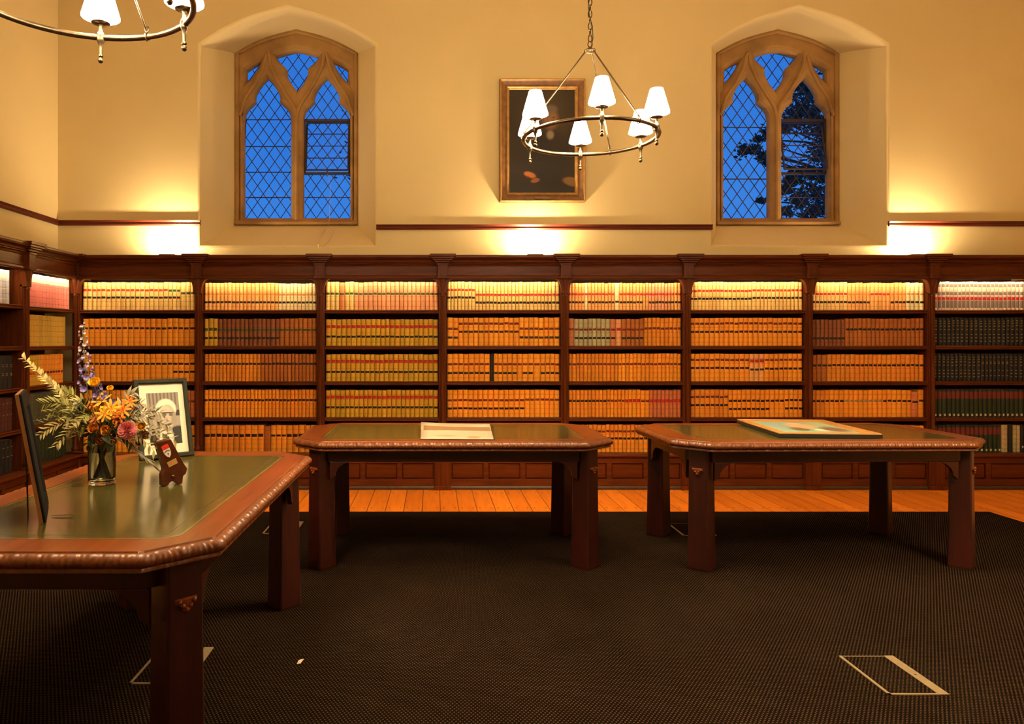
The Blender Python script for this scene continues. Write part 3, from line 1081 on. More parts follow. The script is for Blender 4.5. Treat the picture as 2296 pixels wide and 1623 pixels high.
# per bay, per shelf from the top: (thickness, [(share, colour, bands, height)])
GOLD = 'z12s z20s z30s z42s z60s z72s z84s'
ROWS = [
    [ (.0425, [(.76, 'P', 'r28 k55', .250), (.11, 'P', 'g30 k55', .250), (.13, 'P', 'g40', .252)]),
      (.0510, [(1, 'O', 'k36', .246)]),
      (.0500, [(.10, 'O', 'k36 k68', .245), (.70, 'O', 'k36', .246), (.20, 'O', 'k36 k66', .246)]),
      (.0450, [(.55, 'O', 'k36', .245), (.45, 'H', 'd40', .240)]),
      (.0450, [(1, 'O', 'k40', .243)]) ],
    [ (.0360, [(.66, 'Q', 'o42 k72', .245), (.34, 'C', 'o42 k72', .240)]),
      (.0400, [(.12, 'G', 'g40t k72', .245), (.55, 'B', 'g42 k72', .244), (.33, 'U', 'g42', .248)]),
      (.0350, [(.5, 'T', 'k36', .246), (.5, 'U', 'k36', .247)]),
      (.0350, [(.6, 'O', 'k38', .248), (.4, 'T', 'k38', .248)]),
      (.0530, [(.36, 'T', 'k38t', .246), (.17, 'O', 'k38t', .246), (.06, 'U', '', .235), (.14, 'O', 'k38', .246), (.27, 'T', 'k38t', .246)]) ],
    [ (.0400, [(.12, 'P', 'g42', .256), (.05, 'H', 'g42', .246), (.08, 'P', 'g42', .256), (.17, 'S', 'g42', .250), (.58, 'S', 'g42', .254)]),
      (.0455, [(1, 'G', 'r28t k66', .240)]), (.0450, [(1, 'G', 'r26t k66', .243)]), (.0420, [(1, 'G', 'r26t k64', .245)]),
      (.0450, [(1, 'G', 'r26t k66', .243)]) ],
    [ (.0330, [(.25, 'P', 'r29 k56', .256), (.75, 'P', 'r46 k74', .254)]),
      (.0475, [(.10, 'O', 'd40 k71', .255), (.54, 'O', 'd21 k50', .255), (.36, 'O', 'd40 k71', .255)]),
      (.0475, [(.38, 'O', 'd38 k70', .248), (.033, 'K', '', .250), (.21, 'O', 'd38 k70', .248), (.045, 'O', 'd38', .248), (.10, 'O', 'd38 k70', .248), (.06, 'O', 'd38', .248), (.172, 'O', 'd38 k70', .248)]),
      (.0470, [(.69, 'O', 'd38 k68', .246), (.31, 'O', 'd36', .247)]),
      (.0450, [(1, 'O', 'd38 k68', .244)]) ],
    [ (.0310, [(.14, 'Q', 'r42 k72', .245), (.03, 'C', 'r42', .245), (.24, 'Q', 'r42 k72', .244), (.04, 'C', 'k70', .245), (.21, 'Q', 'r42 k72', .244), (.05, 'Q', 'r42', .244), (.20, 'S', 'r42 k72', .244), (.09, 'Q', 'r42 k72', .244)]),
      (.0390, [(.05, 'H', 'd40', .245), (.32, 'E', 'd40 k72', .244), (.05, 'H', 'd40 k72', .244), (.05, 'S', 'r38t', .240), (.20, 'U', 'd40 k72', .243), (.33, 'T', 'd38', .252)]),
      (.0350, [(.44, 'T', 'd38', .248), (.56, 'O', 'd38', .250)]),
      (.0345, [(.34, 'T', 'k40', .246), (.16, 'O', 'd40', .248), (.14, 'O', 'r40t', .248), (.08, 'O', 'd40', .244), (.28, 'H', 'r40t', .246)]),
      (.0380, [(1, 'T', 'd24 k50', .250)]) ],
    [ (.0350, [(.55, 'P', 'r32 k60', .254), (.45, 'P', 'r30 k57', .254)]),
      (.0440, [(1, 'O', 'd20 k50', .252)]),
      (.0440, [(.53, 'O', 'd22 k52', .248), (.13, 'Q', 'r25t k57', .248), (.34, 'O', 'd22 k54', .248)]),
      (.0440, [(.34, 'T', 'd26 k56', .248), (.37, 'O', 'k40 k70', .248), (.13, 'O', 'k40', .248), (.16, 'O', 'k38 k68', .248)]),
      (.0440, [(1, 'O', 'k40 k70', .244)]) ],
    [ (.0370, [(.32, 'P', 'r42 k72', .250), (.20, 'Q', 'o42 k72', .245), (.18, 'Q', 'r42', .245), (.14, 'Q', 'o42 k72', .246), (.16, 'C', 'o42 k72', .247)]),
      (.0400, [(.30, 'B', 'k72', .236), (.70, 'U', 'k40', .246)]),
      (.0430, [(.14, 'U', 'k40', .240), (.86, 'T', 'k40', .242)]),
      (.0450, [(.12, 'T', 'k40', .243), (.17, 'O', 'k40', .246), (.34, 'O', 'a40', .246), (.26, 'O', 'k40', .246), (.06, 'H', 'k40', .230), (.05, 'O', 'k40', .246)]),
      (.0450, [(.84, 'T', 'k40', .240), (.16, 'O', 'k40', .240)]) ],
    [ (.0380, [(1, 'W', 'n13t n42t r60t n80x', .256)]),
      (.0420, [(1, 'K', GOLD, .255)]),
      (.0400, [(.5, 'K', GOLD, .250), (.3, 'K', 'z12s z30s z36s z60s z80s', .250), (.2, 'K', GOLD, .250)]),
      (.0420, [(1, 'L', 'm20x w92', .250)]),
      (.0420, [(.72, 'L', 'm22x w92', .246), (.07, 'E', 'w40s', .246), (.05, 'K', '', .244), (.08, 'E', 'w40s', .244), (.08, 'K', 'w80', .246)]) ],
]
SROWS = [
    [ (.050, [(1.0, 'I', 'w12x', .262)]), (.042, [(.9, 'Y', '', .255)]), (.045, [(.36, 'G', 'r60', .248), (.48, 'T', 'd60', .250)]),
      (.060, [(.92, 'N', 'w85s', .262)]), (.060, [(.92, 'L', '', .258)]) ],
    [ (.045, [(.90, 'J', 'w20 w55s w85s', .258)]), (.0, []), (.055, [(.94, 'K', 'z28s z34s z55s z60s', .252)]), (.050, [(.94, 'D', 'z15s z50s', .25)]), (.055, [(.94, 'K', 'z22s z50s', .25)]) ],
    [ (.045, [(1, 'O', 'k40', .25)]), (.045, [(1, 'O', 'k40', .25)]), (.045, [(1, 'D', 'z30s', .25)]), (.045, [(1, 'L', '', .25)]), (.045, [(1, 'K', GOLD, .25)]) ],
]
SINGLE = {(0, 1), (0, 2), (2, 1), (2, 2), (2, 3), (3, 1), (3, 2), (3, 3), (5, 1), (5, 2), (5, 3), (6, 3), (7, 3)}
SHW = ['top shelf', 'second shelf', 'third shelf', 'fourth shelf', 'bottom shelf']
BANDW = {'k': 'black', 'd': 'dark red', 'r': 'red', 'g': 'green', 'o': 'orange', 'a': 'gold', 'w': 'white', 'm': 'maroon', 'n': 'grey', 'z': 'gilt'}
rest = MB()
n_single = 0


def fill_shelf(loc, rz, w, row, spec, single, where):
    global n_single
    th, runs = spec
    if not runs: return
    z = ([s for s in SHZ] + [BASE_Z])[row] + 0.0006
    rnd = random.Random(hash((round(loc[0], 2), round(loc[1], 2), row)) & 0xffff)
    x = PW + 0.006
    xe = w - PW - 0.004
    total = xe - x
    k_ = 0
    mt = Matrix.Translation(loc) @ Matrix.Rotation(rz, 4, 'Z')
    for (share, key, bands, h) in runs:
        n = max(1, round(total * share / th))
        tw = total * share / n
        bands_ = bd(bands)
        ws = [tw * (1 + rnd.uniform(-0.09, 0.09)) for _ in range(n)]
        sc_ = total * share / sum(ws)
        for q in ws:
            q *= sc_
            jb = rnd.uniform(-0.004, 0.004)
            hh = h + rnd.uniform(-0.0025, 0.0025)
            b = MB() if single else rest
            start = len(b.v)
            if single:
                book_mesh(b, -q / 2, q / 2, 0, hh, key, [(f + jb, c, t) for f, c, t in bands_], rnd, 0.0)
                o = b.build('law_volume', M['book'])
                o.location = mt @ Vector((x + q / 2, 0.030 + rnd.uniform(0, 0.004), z))
                o.rotation_euler = (0, 0, rz)
                names = []
                for f, c, t in bands_:
                    if BANDW.get(c) and BANDW[c] not in names: names.append(BANDW[c])
                lab = (' and '.join(names[:2]) + ' label' + ('s' if len(bands_) > 1 else '')) if names else 'plain spine'
                desc = '%s volume, %s, %s from corner end, %s of %s' % (COLW[key], lab, ordw[k_], SHW[row], where)
                tag(o, desc, 'book', 'law volumes on the shelves')
                n_single += 1
            else:
                book_mesh(b, x, x + q, z, hh, key, [(f + jb, c, t) for f, c, t in bands_], rnd, 0.030 + rnd.uniform(0, 0.004))
                for i in range(start, len(b.v)):
                    b.v[i] = tuple(mt @ Vector(b.v[i]))
            x += q
            k_ += 1


for i, (t, w) in enumerate(BAYS):
    for r_ in range(5):
        fill_shelf(tuple(t.location), 0.0, w, r_, ROWS[i][r_], (i, r_) in SINGLE, ordw[i] + ' bookcase')
for i, (t, w) in enumerate(SIDE):
    for r_ in range(5):
        fill_shelf(tuple(t.location), R(90), w, r_, SROWS[i][r_], False, '')
ro = rest.build('shelved_law_volumes', M['book'])
tag(ro, 'all the other leather law volumes standing in rows on the mahogany shelves', 'books', None, 'stuff')
print('single books', n_single)

# up-lights standing on top of the bookcases
for i, x in enumerate((-2.46, 0.95, 4.50)):
    t = thing('uplight', ['small uplight on the cornice beside the first window', 'small uplight on the cornice below the portrait', 'small uplight on the cornice beyond the second window'][i], 'lamp', (x, 6.84, 2.1105), 0, 'uplights on the bookcases')
    b = MB()
    b.box(-0.08, 0.08, -0.03, 0.03, 0, 0.008)
    b.prism([(-0.025, 0.008), (0.025, 0.008), (0.035, 0.03), (-0.035, 0.03)], -0.075, 0.075, 0)
    b.build('housing', M['metal'], t)
    lamp('uplight_lamp', 'AREA', (0, 0, 0.034), P_UP, (1.0, 0.76, 0.46), (R(180 - 14), 0, 0), 0.12, 0.04, t)

# ------------------------------------------------------------------ tables
TL, TW, TC = 1.887, 1.02, 0.172


def octo(l, w, c):
    return [(-l / 2 + c, -w / 2), (l / 2 - c, -w / 2), (l / 2, -w / 2 + c), (l / 2, w / 2 - c), (l / 2 - c, w / 2), (-l / 2 + c, w / 2), (-l / 2, w / 2 - c), (-l / 2, -w / 2 + c)]


def inset(poly, d):
    """move each side of a convex outline inwards"""
    n = len(poly)
    lines = []
    for i in range(n):
        a, b_ = Vector(poly[i]), Vector(poly[(i + 1) % n])
        t = (b_ - a).normalized()
        nn = Vector((-t.y, t.x))
        lines.append((a + nn * d, t))
    out = []
    for i in range(n):
        p, t = lines[i - 1]
        q, s = lines[i]
        den = t.x * s.y - t.y * s.x
        k_ = ((q.x - p.x) * s.y - (q.y - p.y) * s.x) / den
        out.append(tuple(p + t * k_))
    return out


def carved_rim(b, poly, prof, step=0.0043):
    """sweep a moulding round the outline and cut leaves into it"""
    n = len(poly)
    rings = []
    total = 0.0
    mit = []
    for i in range(n):
        a, p, c = Vector(poly[i - 1]), Vector(poly[i]), Vector(poly[(i + 1) % n])
        t0, t1 = (p - a).normalized(), (c - p).normalized()
        n0, n1 = Vector((t0.y, -t0.x)), Vector((t1.y, -t1.x))
        m = (n0 + n1).normalized()
        mit.append(m / max(0.3, m.dot(n0)))
    for i in range(n):
        a, c = Vector(poly[i]), Vector(poly[(i + 1) % n])
        L = (c - a).length
        k_ = max(2, int(L / step))
        for s in range(k_):
            q = s / k_
            t = (c - a).normalized()
            nn = Vector((t.y, -t.x))
            # mitre smoothly only at the very corner
            if s == 0: nn = mit[i]
            p = a.lerp(c, q)
            ring = []
            u = q * L
            for j, (o_, z) in enumerate(prof):
                f = j / (len(prof) - 1)
                cut = 0.0
                if 0.15 < f < 0.80:
                    ph = u / 0.052
                    zig = abs((ph % 1.0) - 0.5) * 2
                    leaf = math.cos(2 * PI * (u / 0.0173 + (f - 0.45) * 1.6 * (1 if (ph % 2) < 1 else -1)))
                    cut = 0.0020 * leaf * math.sin(PI * (f - 0.15) / 0.65) + 0.0016 * math.cos(2 * PI * u / 0.052)
                if s == 0 and 0.1 < f < 0.85: cut = 0.004
                ring.append((p.x + nn.x * (o_ + cut), p.y + nn.y * (o_ + cut), z + cut * 0.4))
            rings.append(ring)
    N, K = len(rings), len(prof)
    vs = [v for r_ in rings for v in r_]
    fs = []
    for i in range(N):
        j = (i + 1) % N
        for k_ in range(K - 1):
            fs.append((i * K + k_, j * K + k_, j * K + k_ + 1, i * K + k_ + 1))
    b.add(vs, fs, 0, True)


def make_table(loc, rz, label):
    t = thing('reading_table', label, 'table', loc, rz, 'octagonal leather-topped reading tables')
    H = 0.76
    body = octo(TL - 0.07, TW - 0.07, TC - 0.02)
    lea = octo(TL - 0.32, TW - 0.26, 0.045)
    # top: a wooden frame with the leather let in
    b = MB()
    n = 8
    vs = [(x, y, H) for x, y in body] + [(x, y, H) for x, y in lea] + [(x, y, H - 0.045) for x, y in body] + [(x, y, H - 0.0015) for x, y in lea]
    fs = []
    for i in range(n):
        j = (i + 1) % n
        fs += [(i, j, n + j, n + i), (i, 2 * n + i, 2 * n + j, j), (n + i, n + j, 3 * n + j, 3 * n + i)]
    fs.append(tuple(range(2 * n, 3 * n))[::-1])
    b.add(vs, fs)
    b.build('tabletop', M['tablex'], t)
    b = MB()
    l1, l2, l3 = inset(lea, 0.050), inset(lea, 0.053), inset(lea, 0.0015)
    z = H - 0.001
    vs = [(x, y, z) for x, y in l3] + [(x, y, z) for x, y in l1] + [(x, y, z) for x, y in l2]
    fs, mi = [], []
    for i in range(n):
        j = (i + 1) % n
        fs.append((i, j, n + j, n + i)); mi.append(0)
        fs.append((n + i, n + j, 2 * n + j, 2 * n + i)); mi.append(1)
    fs.append(tuple(range(2 * n, 3 * n))); mi.append(0)
    b.add(vs, fs)
    b.mi = mi
    b.build('leather_inlay', [M['leather'], M['kick']], t)
    # fine gilt line round the edge of the leather
    b = MB()
    a_, c_ = inset(lea, 0.004), inset(lea, 0.014)
    vs = [(x, y, z + 0.0004) for x, y in a_] + [(x, y, z + 0.0004) for x, y in c_]
    b.add(vs, [(i, (i + 1) % n, n + (i + 1) % n, n + i) for i in range(n)])
    b.build('tooled_border', M['tooling'], t)
    b = MB()
    prof = [(-0.004, H + 0.0005), (0.003, H + 0.001), (0.006, H - 0.004), (0.014, H - 0.002), (0.022, H - 0.007), (0.029, H - 0.014), (0.033, H - 0.023), (0.032, H - 0.032), (0.026, H - 0.039), (0.018, H - 0.043), (0.020, H - 0.047), (0.020, H - 0.054), (0.008, H - 0.058), (-0.006, H - 0.058), (-0.01, H - 0.045)]
    carved_rim(b, body, prof)
    b.build('carved_edge', M['carved'], t, angle=60)
    b = MB()
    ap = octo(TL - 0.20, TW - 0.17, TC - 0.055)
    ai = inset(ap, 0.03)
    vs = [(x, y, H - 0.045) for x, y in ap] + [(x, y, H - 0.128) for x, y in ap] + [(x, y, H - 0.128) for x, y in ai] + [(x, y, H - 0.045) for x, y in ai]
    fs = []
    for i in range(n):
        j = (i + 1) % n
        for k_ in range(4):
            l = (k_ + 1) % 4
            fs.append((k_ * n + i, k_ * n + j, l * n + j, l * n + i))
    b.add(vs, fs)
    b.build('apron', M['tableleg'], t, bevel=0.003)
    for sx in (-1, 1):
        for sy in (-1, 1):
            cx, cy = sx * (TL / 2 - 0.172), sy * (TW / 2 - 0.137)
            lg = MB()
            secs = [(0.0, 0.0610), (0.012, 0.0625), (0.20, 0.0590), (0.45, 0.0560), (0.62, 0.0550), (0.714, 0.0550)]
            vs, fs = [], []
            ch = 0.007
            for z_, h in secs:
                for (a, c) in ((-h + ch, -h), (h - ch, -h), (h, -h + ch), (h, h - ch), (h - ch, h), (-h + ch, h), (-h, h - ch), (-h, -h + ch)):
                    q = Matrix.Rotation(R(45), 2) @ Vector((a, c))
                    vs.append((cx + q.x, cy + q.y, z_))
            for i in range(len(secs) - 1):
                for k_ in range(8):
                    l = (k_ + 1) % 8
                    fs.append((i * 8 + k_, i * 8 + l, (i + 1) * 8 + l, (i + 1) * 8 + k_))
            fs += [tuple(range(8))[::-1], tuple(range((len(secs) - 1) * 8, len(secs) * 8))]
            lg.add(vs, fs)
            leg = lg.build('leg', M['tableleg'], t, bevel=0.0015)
            # curved knee brackets to the apron on both sides
            for ax in (0, 1):
                bk = MB()
                poly = [(0.0, H - 0.128), (0.135, H - 0.128)]
                for i in range(1, 7):
                    a = PI / 2 * i / 6
                    poly.append((0.135 - 0.105 * math.sin(a), H - 0.128 - 0.085 * (1 - math.cos(a))))
                poly.append((0.0, H - 0.235))
                if ax == 0:
                    bk.prism([(cx - sx * (0.055 + u_), z_) for u_, z_ in poly], cy + sy * 0.030, cy + sy * 0.052, 1)
                else:
                    bk.prism([(cy - sy * (0.055 + u_), z_) for u_, z_ in poly], cx + sx * 0.050, cx + sx * 0.070, 0)
                bk.build('knee_bracket', M['tableleg'], leg, bevel=0.002)
            # leaf carving on the outward face
            cv = MB()
            nx, ny = sx * math.sqrt(0.5), sy * math.sqrt(0.5)
            tx, ty = -ny, nx
            def Q(u_, z_, o_):
                return (cx + nx * (0.0555 + o_) + tx * u_, cy + ny * (0.0555 + o_) + ty * u_, z_)
            sh = [(-0.036, 0.60), (-0.036, 0.585), (-0.020, 0.575), (-0.016, 0.560), (0, 0.548), (0.016, 0.560), (0.020, 0.575), (0.036, 0.585), (0.036, 0.60)]
            m_ = len(sh)
            vs = [Q(u_, z_, -0.003) for u_, z_ in sh] + [Q(u_ * 0.75, 0.58 + (z_ - 0.58) * 0.75, 0.008) for u_, z_ in sh]
            cv.add(vs, [tuple(range(m_, 2 * m_))] + [(i, (i + 1) % m_, m_ + (i + 1) % m_, m_ + i) for i in range(m_)])
            for u_, z_ in ((-0.022, 0.590), (0.022, 0.590), (0, 0.566), (-0.011, 0.577), (0.011, 0.577)):
                cv.sphere(Q(u_, z_, 0.007), 0.0075, 8, 6)
            cv.build('leg_carving', M['tablex'], leg)
    return t


M['carved'] = wood('carved_edge_wood', (0.065, 0.014, 0.003), (0.19, 0.052, 0.009), 0, 0.40, coat=0.12)
T1 = make_table((-0.605 - TW / 2 - 0.0, 1.965 + TL / 2, 0.012), R(90), 'nearest reading table, green leather top, holding the flowers and framed photograph')
T2 = make_table((0.122, 4.685, 0.012), 0.0, 'middle reading table with an open white magazine on its leather top')
T3 = make_table((2.325, 4.675, 0.012), R(1.6), 'reading table under the second window with a framed painting lying on it')
for t in (T1, T2, T3):
    t.scale = (1, 1, 0.748 / 0.76 )
TZ = 0.76

# ------------------------------------------------------------------ chandeliers
CR = 0.36


def make_chandelier(loc, rz, label, drop):
    t = thing('chandelier', label, 'chandelier', loc, rz, 'ring chandeliers with six shades')
    b = MB()
    b.tube([(CR * math.cos(2 * PI * i / 72), CR * math.sin(2 * PI * i / 72), 0) for i in range(72)], 0.0105, 12, closed=True)
    b.build('ring', M['metal'], t)
    hub_z = 0.485
    b = MB()
    b.tube([(0.028 * math.cos(2 * PI * i / 20), 0.028 * math.sin(2 * PI * i / 20), hub_z - 0.012) for i in range(20)], 0.0045, 8, closed=True)
    b.sphere((0, 0, hub_z), 0.012, 10, 8)
    b.tube([(0.012 * math.cos(2 * PI * i / 16), 0, hub_z + 0.022 + 0.016 * math.sin(2 * PI * i / 16)) for i in range(16)], 0.0028, 6, closed=True)
    b.build('hub', M['metal'], t)
    # chain and its flex
    b = MB()
    z = hub_z + 0.036
    i = 0
    while z < drop - 0.02:
        pts = []
        for q in range(16):
            a = 2 * PI * q / 16
            w_, h_ = 0.010 * math.cos(a), 0.020 * math.sin(a)
            pts.append((w_, 0, z + 0.018 + h_) if i % 2 == 0 else (0, w_, z + 0.018 + h_))
        b.tube(pts, 0.0028, 6, closed=True)
        z += 0.033
        i += 1
    b.build('chain', M['metal'], t)
    b = MB()
    pts = [(0.004 + 0.012 * math.sin(q * 1.3), 0.010 * math.cos(q * 1.7), hub_z - 0.01 + (drop - hub_z) * q / 40) for q in range(41)]
    b.tube(pts, 0.0022, 6)
    b.build('flex', M['black'], t)
    b = MB()
    b.lathe([(0.055, drop), (0.055, drop - 0.008), (0.03, drop - 0.03), (0.008, drop - 0.04), (0.0005, drop - 0.04)], (0, 0, 0), 20)
    b.build('ceiling_rose', M['metal'], t)
    for k_ in range(3):
        # angles are measured from straight towards the viewer, turning right
        a = R(-90 + 29.5 + 120 * k_)
        b = MB()
        p0 = Vector((0.024 * math.cos(a), 0.024 * math.sin(a), hub_z - 0.014))
        p1 = Vector((CR * math.cos(a), CR * math.sin(a), 0.022))
        b.tube([p0, p1], 0.0042, 8)
        b.sphere(p0, 0.007, 8, 6)
        b.tube([p1 + Vector((0, 0.0, 0.006)) * 1 + Vector((-math.sin(a), math.cos(a), 0)) * 0.008 * math.sin(q) + Vector((0, 0, 0.010 * math.cos(q))) for q in [2 * PI * j / 12 for j in range(12)]], 0.0025, 6, closed=True)
        tt = Vector((-math.sin(a), math.cos(a), 0))
        rr = Vector((math.cos(a), math.sin(a), 0))
        b.tube([Vector((CR * math.cos(a), CR * math.sin(a), 0)) + rr * 0.0135 * math.cos(q) + Vector((0, 0, 0.0135 * math.sin(q))) for q in [2 * PI * j / 14 for j in range(14)]], 0.003, 6, closed=True)
        b.build('hanging_rod', M['metal'], t)
    for k_ in range(6):
        a = R(-90 - 3 + 60 * k_)
        px, py = CR * math.cos(a), CR * math.sin(a)
        b = MB()
        prof = [(0.0004, -0.094), (0.006, -0.092), (0.0095, -0.086), (0.0095, -0.080), (0.006, -0.074), (0.004, -0.072), (0.0085, -0.069), (0.0085, -0.064), (0.005, -0.061),
                (0.0055, -0.040), (0.008, -0.024), (0.012, -0.016), (0.014, -0.010), (0.0145, 0.008), (0.012, 0.015), (0.007, 0.022), (0.006, 0.040), (0.009, 0.046),
                (0.030, 0.050), (0.033, 0.053), (0.030, 0.054), (0.008, 0.054)]
        b.lathe(prof, (px, py, 0), 16)
        arm = b.build('lamp_arm', M['metal'], t, angle=50)
        b = MB()
        b.lathe([(0.0115, 0.054), (0.0115, 0.105), (0.0005, 0.106)], (px, py, 0), 12)
        b.build('candle_sleeve', M['sleeve'], arm)
        b = MB()
        b.lathe([(0.0665, 0.073), (0.0655, 0.080), (0.0330, 0.196), (0.0320, 0.198), (0.0315, 0.196), (0.0645, 0.079), (0.0655, 0.073), (0.0665, 0.073)], (px, py, 0), 28, cap=False)
        b.build('lamp_shade', M['shade'], arm, angle=60)
        lamp('shade_lamp', 'POINT', (px, py, 0.130), P_BULB, WARM, size=0.018, parent=t)
    return t


RH = CH + 1.108
make_chandelier((0.856, 4.0, RH), 0, 'six-shade ring chandelier hanging on its chain in front of the portrait', ZC - RH)
make_chandelier((-1.135, 2.33, RH), R(15), 'ring chandelier over the nearest table, its shades cut by the top of the picture', ZC - RH)
make_chandelier((3.25, 2.30, RH), R(8), 'added unseen ring chandelier over the carpet in front of the second window table', ZC - RH)  # extra chandelier out of view, added to light the room


# ------------------------------------------------------------------ pictures
def frame_sweep(b, w, h, prof, mi=0):
    """mitred frame in the XZ plane; prof = (distance in from the outer edge, height out towards -y)"""
    K = len(prof)
    vs = []
    for sx, sz in ((-1, -1), (1, -1), (1, 1), (-1, 1)):
        for d, o_ in prof:
            vs.append((sx * (w / 2 - d), -o_, sz * (h / 2 - d)))
    fs = []
    for i in range(4):
        j = (i + 1) % 4
        for k_ in range(K - 1):
            fs.append((i * K + k_, j * K + k_, j * K + k_ + 1, i * K + k_ + 1))
        fs.append((i * K + K - 1, j * K + K - 1, j * K, i * K))
    b.add(vs, fs, mi)


class Paint(NT):
    """flat painted subject: soft-edged shapes laid over each other in the surface's own coordinates"""
    def __init__(self, name, base, rough=0.4):
        super().__init__(name, rough)
        v = self.coord('Object')
        self.v = v
        wob = self.noise(v, 9.0, 3, 0.6)
        s = self.sep(v)
        self.x = self.m_('ADD', s[0], 0.0)
        self.z = self.m_('ADD', s[2], 0.0)
        self.wob = wob
        self.c = base

    def ell(self, cx, cz, rx, rz, col, soft=0.25, ang=0.0, wob=0.25):
        dx = self.m_('SUBTRACT', self.x, cx)
        dz = self.m_('SUBTRACT', self.z, cz)
        ca, sa = math.cos(ang), math.sin(ang)
        u = self.m_('DIVIDE', self.m_('ADD', self.m_('MULTIPLY', dx, ca), self.m_('MULTIPLY', dz, sa)), rx)
        w_ = self.m_('DIVIDE', self.m_('SUBTRACT', self.m_('MULTIPLY', dz, ca), self.m_('MULTIPLY', dx, sa)), rz)
        r_ = self.m_('SQRT', self.m_('ADD', self.m_('MULTIPLY', u, u), self.m_('MULTIPLY', w_, w_)))
        r_ = self.m_('ADD', r_, self.m_('MULTIPLY', self.m_('SUBTRACT', self.wob, 0.5), wob))
        f = self.m_('DIVIDE', self.m_('SUBTRACT', 1.0, r_), soft, clamp=True)
        self.c = self.mix(f, self.c, col)

    def box(self, x0, x1, z0, z1, col, f=1.0):
        a = self.m_('MULTIPLY', self.m_('GREATER_THAN', self.x, x0), self.m_('LESS_THAN', self.x, x1))
        b_ = self.m_('MULTIPLY', self.m_('GREATER_THAN', self.z, z0), self.m_('LESS_THAN', self.z, z1))
        self.c = self.mix(self.m_('MULTIPLY', self.m_('MULTIPLY', a, b_), f), self.c, col)

    def done(self):
        self.col(self.c)
        return self.m


M['gilt'] = plain('worn_gilt', (0.50, 0.27, 0.075), 0.4, metal=0.35, var=0.2, scale=20)
M['giltdark'] = plain('dark_gilt', (0.22, 0.10, 0.03), 0.45, metal=0.2, var=0.25, scale=20)

W_, H_ = 0.81, 1.165
t = thing('wall_portrait', 'dark oil portrait of a seated figure in a gilt frame on the plaster wall', 'painting', (1.038, WY - 0.001, 3.232))
b = MB()
frame_sweep(b, W_, H_, [(0.0, 0.0), (0.0, 0.045), (0.006, 0.055), (0.016, 0.050), (0.022, 0.042), (0.055, 0.032), (0.062, 0.036), (0.068, 0.036), (0.070, 0.030)])
b.build('outer_frame', M['giltdark'], t, bevel=0.002)
b = MB()
frame_sweep(b, W_ - 0.138, H_ - 0.138, [(0.0, 0.01), (0.0, 0.040), (0.006, 0.043), (0.012, 0.036), (0.020, 0.030), (0.026, 0.020), (0.026, 0.01)])
b.build('gilt_slip', M['gilt'], t, bevel=0.001)
b = MB()
frame_sweep(b, W_ - 0.008, H_ - 0.008, [(0.0, 0.046), (0.0, 0.060), (0.007, 0.064), (0.013, 0.058), (0.013, 0.046)])
b.build('gilt_beading', M['gilt'], t, bevel=0.001)
k = Paint('portrait_paint', (0.022, 0.016, 0.010), 0.30)
k.ell(0.02, 0.22, 0.30, 0.36, (0.060, 0.040, 0.022), 0.8)
k.ell(0.05, -0.14, 0.30, 0.33, (0.016, 0.013, 0.011), 0.4)
k.ell(0.08, 0.215, 0.090, 0.125, (0.20, 0.105, 0.048), 0.45)
k.ell(0.08, 0.305, 0.085, 0.05, (0.12, 0.095, 0.07), 0.5)
k.ell(0.045, 0.225, 0.013, 0.008, (0.03, 0.015, 0.01), 0.6)
k.ell(0.110, 0.225, 0.013, 0.008, (0.03, 0.015, 0.01), 0.6)
k.ell(0.078, 0.190, 0.010, 0.028, (0.26, 0.13, 0.06), 0.8)
k.ell(0.078, 0.150, 0.028, 0.007, (0.10, 0.03, 0.02), 0.6)
k.ell(0.078, 0.060, 0.045, 0.055, (0.20, 0.16, 0.11), 0.5)
k.ell(-0.115, -0.320, 0.070, 0.034, (0.42, 0.135, 0.035), 0.35, R(-18))
k.ell(-0.065, -0.372, 0.052, 0.026, (0.34, 0.125, 0.035), 0.4, R(14))
k.ell(-0.135, -0.335, 0.040, 0.004, (0.08, 0.025, 0.01), 0.7, R(-22))
k.ell(-0.105, -0.352, 0.040, 0.004, (0.08, 0.025, 0.01), 0.7, R(-22))
k.ell(0.285, -0.385, 0.105, 0.048, (0.23, 0.125, 0.04), 0.3, R(-14))
b = MB()
b.box(-W_ / 2 + 0.08, W_ / 2 - 0.08, -0.016, -0.004, -H_ / 2 + 0.08, H_ / 2 - 0.08)
b.build('canvas', k.done(), t)
b = MB()
b.box(-0.075, 0.075, -0.052, -0.036, -H_ / 2 + 0.030, -H_ / 2 + 0.052)
b.build('name_plate', M['giltdark'], t)

# framed photograph standing on the first table
M['satin'] = plain('satin_black_frame', (0.012, 0.014, 0.009), 0.6, var=0.2, spec=0.2)
ZT = TZ + 0.0005
t = thing('photo_frame', 'black framed black-and-white photograph of a white-haired person in glasses, on the table', 'photo frame', (-1.296, 3.585, ZT + 0.001))
t.rotation_euler = (R(-15), 0, R(40))
FW, FH = 0.262, 0.392
b = MB()
frame_sweep(b, FW, FH, [(0.0, 0.0), (0.0, 0.020), (0.003, 0.024), (0.018, 0.024), (0.022, 0.018), (0.022, 0.0)])
fr = b.build('frame', M['satin'], t, bevel=0.001); fr.location = (0, 0, FH / 2)
b = MB(); b.box(-FW / 2 + 0.018, FW / 2 - 0.018, -0.010, -0.002, -FH / 2 + 0.018, FH / 2 - 0.018)
o = b.build('mount', M['paper'], t); o.location = (0, 0, FH / 2)
k = Paint('photo_print', (0.10, 0.09, 0.085), 0.25)
pw, ph = 0.078, 0.128
for i in range(9):
    x = -pw + i * 0.018
    k.box(x, x + 0.010, 0.040, ph, (0.19, 0.17, 0.155))
k.box(-pw, pw, 0.010, 0.038, (0.02, 0.02, 0.02))
